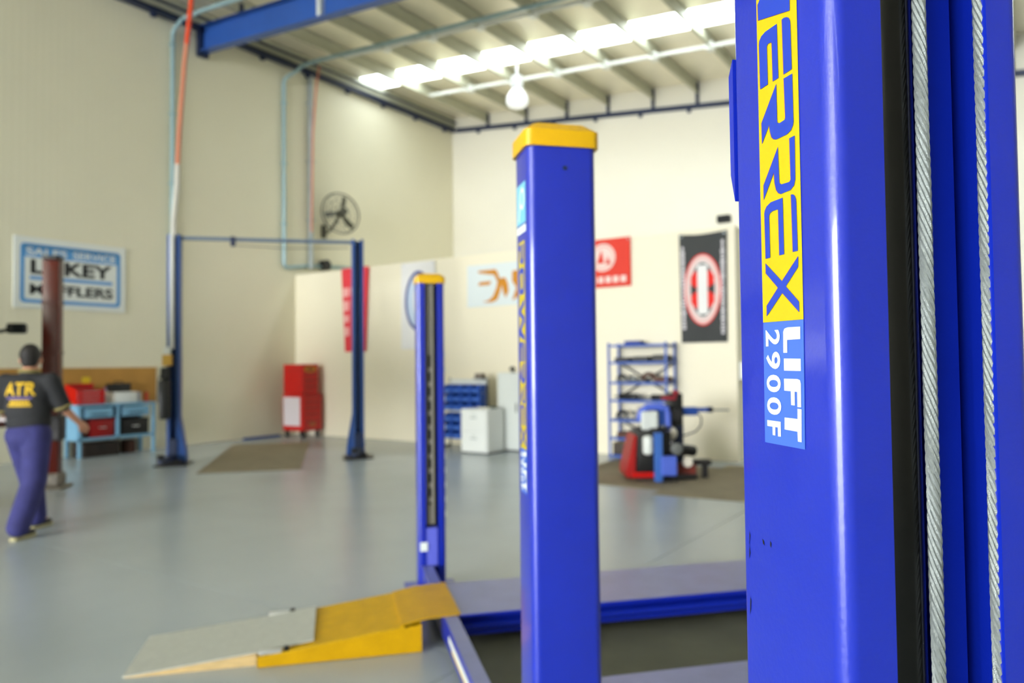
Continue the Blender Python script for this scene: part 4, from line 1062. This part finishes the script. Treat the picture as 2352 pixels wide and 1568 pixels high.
# ---- van raised on the red lift: only its mirror reaches into the picture
VAN = empty('van', bay(-5.02, 8.7, 0), BAY, 'pale cream van raised on the dark red lift, only its black mirror in view', 'van')
zv = 1.02
Mv = Matrix(((0, 0, 1, 0), (1, 0, 0, 0), (0, 1, 0, 0), (0, 0, 0, 1)))
side = [(-1.5, zv + .34), (1.9, zv + .34), (2.12, zv + .44), (2.12, zv + .75), (1.98, zv + 1.0), (1.45, zv + 1.44), (1.1, zv + 1.5), (-1.3, zv + 1.5), (-1.5, zv + 1.3), (-1.55, zv + .5)]
MB().prism(side, -.8, .8, M=Mv, bev=.05).build('body', CREAMVAN, VAN)
MB().prism([(1.46, zv + 1.40), (1.93, zv + 1.0), (1.98, zv + 1.02), (1.5, zv + 1.44)], -.72, .72, M=Mv).build('windscreen', GLASS, VAN)
for s in (-1, 1):
    MB().prism([(.7, zv + 1.0), (1.75, zv + 1.0), (1.35, zv + 1.36), (.7, zv + 1.4)], s*.8 - .008, s*.8 + .008, M=Mv).build('side_window', GLASS, VAN)
    MB().box((s*.8 - .012, -.9, zv + 1.0), (s*.8 + .012, .55, zv + 1.4), .01).build('rear_window', GLASS, VAN)
    MB().prism([(1.9, zv + .98), (1.98, zv + .98), (1.47, zv + 1.42), (1.39, zv + 1.42)], s*.8 - .012, s*.8 + .014, M=Mv).build('pillar_trim', BLACK, VAN)
    for y in (1.35, -.95):
        wv_ = MB().lathe([(.1, -.09), (.3, -.1), (.33, -.06), (.33, .06), (.3, .1), (.1, .09)], 24, M=Matrix.Translation((s*.7, y, zv + .22)) @ Matrix.Rotation(PI/2, 4, 'Y')).build('wheel', RUBBER, VAN)
        MB().lathe([(.04, -.03), (.19, 0), (.2, .012), (.04, .03)], 18, M=Matrix.Translation((s*.79, y, zv + .22)) @ Matrix.Rotation(PI/2, 4, 'Y')).build('hub', GREY, wv_)
    mo = MB().box((s*1.22 - .11, 1.62, zv + .97), (s*1.22 + .11, 1.72, zv + 1.1), .035, seg=3).build('mirror', BLACK, VAN)
    MB().tube([(s*.79, 1.72, zv + 1.0), (s*1.05, 1.69, zv + 1.0), (s*1.14, 1.67, zv + 1.03)], .024, 8).build('mirror_arm', BLACK, mo)
    MB().box((s*1.22 - .095, 1.615, zv + .98), (s*1.22 + .095, 1.621, zv + 1.09), .002).build('mirror_glass', GLASS, mo)
    MB().box((s*.55 - .12, 2.1, zv + .62), (s*.55 + .12, 2.13, zv + .78), .02).build('headlamp', PALEGREY, VAN)

# ================================================================ THE MAN
def solid(parts, name, m, parent, voxel=.011, smooth=4, extra=None):
    """one continuous surface: tapered limbs and ovals merged, then smoothed"""
    mb = MB()
    for p in parts:
        if p[0] == 'c':                                   # tapered limb
            _, a, b, ra, rb = p; mb.cyl(a, b, ra, rb, 18); mb.ell(a, (ra,) * 3, 16); mb.ell(b, (rb,) * 3, 16)
        else:                                             # oval: centre, radii, optional turn
            _, c, r, R = p; mb.ell((0, 0, 0), r, 24, M=Matrix.Translation(c) @ (R or Matrix()))
    o = mb.build('tmp_solid', m)
    r = o.modifiers.new('r', 'REMESH'); r.mode = 'VOXEL'; r.voxel_size = voxel
    s = o.modifiers.new('s', 'SMOOTH'); s.factor = .5; s.iterations = smooth
    bpy.context.view_layer.update()
    me = bpy.data.meshes.new_from_object(o.evaluated_get(bpy.context.evaluated_depsgraph_get()))
    old = o.data; bpy.data.objects.remove(o); bpy.data.meshes.remove(old)
    me.name = name; me.polygons.foreach_set('use_smooth', [True] * len(me.polygons))
    me.materials.clear(); me.materials.append(m)
    n = bpy.data.objects.new(name, me); COL.objects.link(n); n.parent = parent
    return n
MAN = empty('person', (-7.82, 3.33, 0), math.radians(27), 'man in a black polo shirt and blue work trousers walking away, arm swinging', 'person')
V = Vector
hipR, kneeR, ankR = V((.095, -.01, .93)), V((.115, -.06, .50)), V((.12, -.255, .10))
hipL, kneeL, ankL = V((-.095, .01, .93)), V((-.09, .15, .50)), V((-.09, .215, .10))
shR, elR, wrR = V((.2, .035, 1.43)), V((.265, .13, 1.17)), V((.30, .30, 1.02))
shL, elL, wrL = V((-.2, -.05, 1.43)), V((-.27, .0, 1.15)), V((-.23, .2, 1.03))
def hand(w, e, side):
    d = (w - e).normalized(); palm = w + d * .05; inn = V((-side, .15, 0)); inn = (inn - d * inn.dot(d)).normalized(); acr = d.cross(inn).normalized()
    P = [('c', w, palm + d * .03, .026, .03), ('c', w + d * .03 + acr * .018, palm + d * .03 + acr * .02, .022, .02), ('c', w + d * .03 - acr * .018, palm + d * .03 - acr * .02, .022, .02)]
    for k, L in ((-1.5, .062), (-.5, .075), (.5, .07), (1.5, .055)):
        b = palm + d * .045 + acr * (.019 * k); m_ = b + d * L * .55 + inn * L * .18; t = m_ + d * L * .35 + inn * L * .4
        P += [('c', b, m_, .0105, .0098), ('c', m_, t, .0098, .0085)]
    s = w + d * .03 + acr * .028 * -1; m_ = s + d * .035 + inn * .02 - acr * .018; P += [('c', s, m_, .014, .012), ('c', m_, m_ + d * .035 + inn * .01, .012, .009)]
    return P
hd = V((-.015, .04, 1.655)); HT = Matrix.Rotation(math.radians(22), 4, 'Z'); TW = Matrix.Rotation(math.radians(12), 4, 'Z'); HR_ = HT @ Matrix.Rotation(math.radians(-8), 4, 'X')
def hp(*v): return hd + HT @ V(v)
body = [('e', (0, -.01, 1.30), (.17, .11, .2), None), ('e', (0, .0, 1.03), (.155, .11, .15), None), ('c', (0, .0, 1.42), (-.01, .03, 1.58), .08, .06),
        ('c', shR, shL, .07, .07),
        ('c', shR, elR, .052, .042), ('c', elR, wrR, .042, .028), ('c', shL, elL, .052, .042), ('c', elL, wrL, .042, .028),
        ('c', hipR, kneeR, .082, .056), ('c', kneeR, ankR, .056, .04), ('c', hipL, kneeL, .082, .056), ('c', kneeL, ankL, .056, .04),
        ('c', ankR, ankR + V((0, .15, -.055)), .04, .03), ('c', ankL, ankL + V((0, .15, -.055)), .04, .03),
        ('e', hd, (.076, .096, .118), HR_), ('e', hp(0, .035, -.06), (.058, .066, .06), HR_),
        ('c', hp(.0, .095, -.01), hp(0, .118, -.032), .010, .015),
        ('e', hp(.086, .0, -.02), (.012, .022, .034), None), ('e', hp(-.086, .0, -.02), (.012, .022, .034), None),
        ('c', hp(-.022, .092, -.062), hp(.022, .092, -.062), .009, .009)]
body += hand(wrR, elR, 1) + hand(wrL, elL, -1)
bo = solid(body, 'body', SKIN, MAN, .0095, 3)
mb = MB()
for s in (-1, 1): mb.ell(hp(s * .03, .09, .005), (.012, .008, .008), 10)
mb.build('eyes', [DECALWHITE], MAN)
solid([('e', hp(0, -.014, .032), (.09, .106, .112), HR_), ('e', hp(0, -.04, -.03), (.074, .064, .066), HR_)], 'hair', HAIR, MAN, .012, 2)
shirt = [('e', (0, -.01, 1.33), (.215, .145, .165), TW), ('e', (0, -.005, 1.17), (.205, .145, .2), TW), ('e', (0, .0, 1.05), (.2, .15, .12), TW),
         ('c', shR + V((-.02, 0, -.005)), shL + V((.02, 0, -.005)), .085, .085), ('c', (0, .0, 1.42), (-.005, .015, 1.5), .095, .076),
         ('c', shR, shR.lerp(elR, .86), .088, .076), ('c', shL, shL.lerp(elL, .86), .088, .076)]
so = solid(shirt, 'polo_shirt', SHIRT, MAN, .012, 5)
trs = [('e', (0, .0, 1.0), (.192, .14, .1), None), ('e', (0, -.02, .92), (.2, .15, .14), None),
       ('c', hipR, kneeR, .128, .106), ('c', kneeR, ankR + V((0, 0, .02)), .106, .098), ('c', hipL, kneeL, .128, .106), ('c', kneeL, ankL + V((0, 0, .02)), .106, .094)]
solid(trs, 'work_trousers', TROUSER, MAN, .013, 4)
for a, nm in ((ankR, 0), (ankL, 0)):
    sh = solid([('e', a + V((0, .0, -.03)), (.046, .065, .055), None), ('e', a + V((0, .11, -.055)), (.048, .09, .036), None), ('c', a + V((0, .02, -.02)), a + V((0, .1, -.045)), .042, .036)], 'shoe', SHOE, MAN, .01, 3)
    mb = MB(); mb.prism([(a.x + x, a.y + y) for x, y in ((-.035, -.07), (.035, -.07), (.045, .02), (.05, .12), (.035, .19), (0, .212), (-.035, .19), (-.05, .12), (-.045, .02))], a.z - .1, a.z - .07, bev=.006); mb.build('sole', SOLE, sh)
# collar and sleeve bands
MB().tube([(-.006 + .081 * math.cos(2*PI*i/28), .016 + .078 * math.sin(2*PI*i/28), 1.525 + .012 * math.sin(2*PI*i/28 + PI)) for i in range(28)], .018, 8, closed=True).build('collar', KHAKI, so)
def band(s, e, r):
    d = (e - s).normalized(); c = s.lerp(e, .93); u = d.orthogonal().normalized(); v = d.cross(u)
    MB().tube([c + (u * math.cos(2*PI*i/24) + v * math.sin(2*PI*i/24)) * r for i in range(24)], .014, 8, closed=True).build('sleeve_band', KHAKI, so)
band(shR, elR, .071); band(shL, elL, .071)
# back print, laid on the cloth
bpy.context.view_layer.update()
bvh = BVHTree.FromPolygons([v.co for v in so.data.vertices], [tuple(p.vertices) for p in so.data.polygons])
def on_back(x, z, d=.003):
    n = TW.to_3x3() @ V((0, 1, 0)); q = TW.to_3x3() @ V((x, -1, 0)) + V((0, 0, z))
    h = bvh.ray_cast(q, n)[0]
    return (h if h else q + n * .9) - n * d
mb = MB(); word(mb, 'ATR', lambda u, v: on_back(-.15 + .28 * u, 1.305 + .125 * v, .004), .02, 0, 3)
mb.build('back_print', PRINTYEL, so)
mb = MB(); sheet(mb, [(-.12, 1.272), (.09, 1.272), (.11, 1.293), (-.14, 1.293)], lambda x, z: on_back(x, z, .004), 0, 3); mb.build('print_underline', PRINTPUR, so)
mb = MB()
for k, (z, wd) in enumerate(((1.247, .085), (1.226, .095), (1.205, .108))):
    for j in range(7):
        x = -.012 - wd + 2 * wd * j / 7; sheet(mb, [(x, z), (x + 2*wd/7 - .004, z), (x + 2*wd/7 - .004, z + .016), (x, z + .016)], lambda x, z: on_back(x, z, .004), 0, 0)
mb.build('small_print', PRINTYEL, so)

# ---- red trolley jack just inside the left edge
TJ = empty('trolley_jack', (-9.86, 3.46, 0), math.radians(200), 'red trolley jack on the floor at the left edge', 'jack')
MB().box((-.3, -.09, .06), (.25, -.06, .16), .01).box((-.3, .06, .06), (.25, .09, .16), .01).build('chassis', RED, TJ)
MB().tube([(.1, 0, .12), (-.25, 0, .2)], .035, 8).build('lift_arm', RED, TJ); MB().lathe([(.06, 0), (.06, .02), (.04, .03)], 16, M=Matrix.Translation((-.27, 0, .2))).build('saddle', BLACK, TJ)
for x in (-.25, .2):
    for y in (-.12, .12): MB().cyl((x, y - .02, .06), (x, y + .02, .06), .06, n=16).build('wheel', DARKSTEEL, TJ)
MB().tube([(.2, 0, .14), (.3, 0, .4), (.48, 0, .9)], .018, 8).build('handle', RED, TJ)
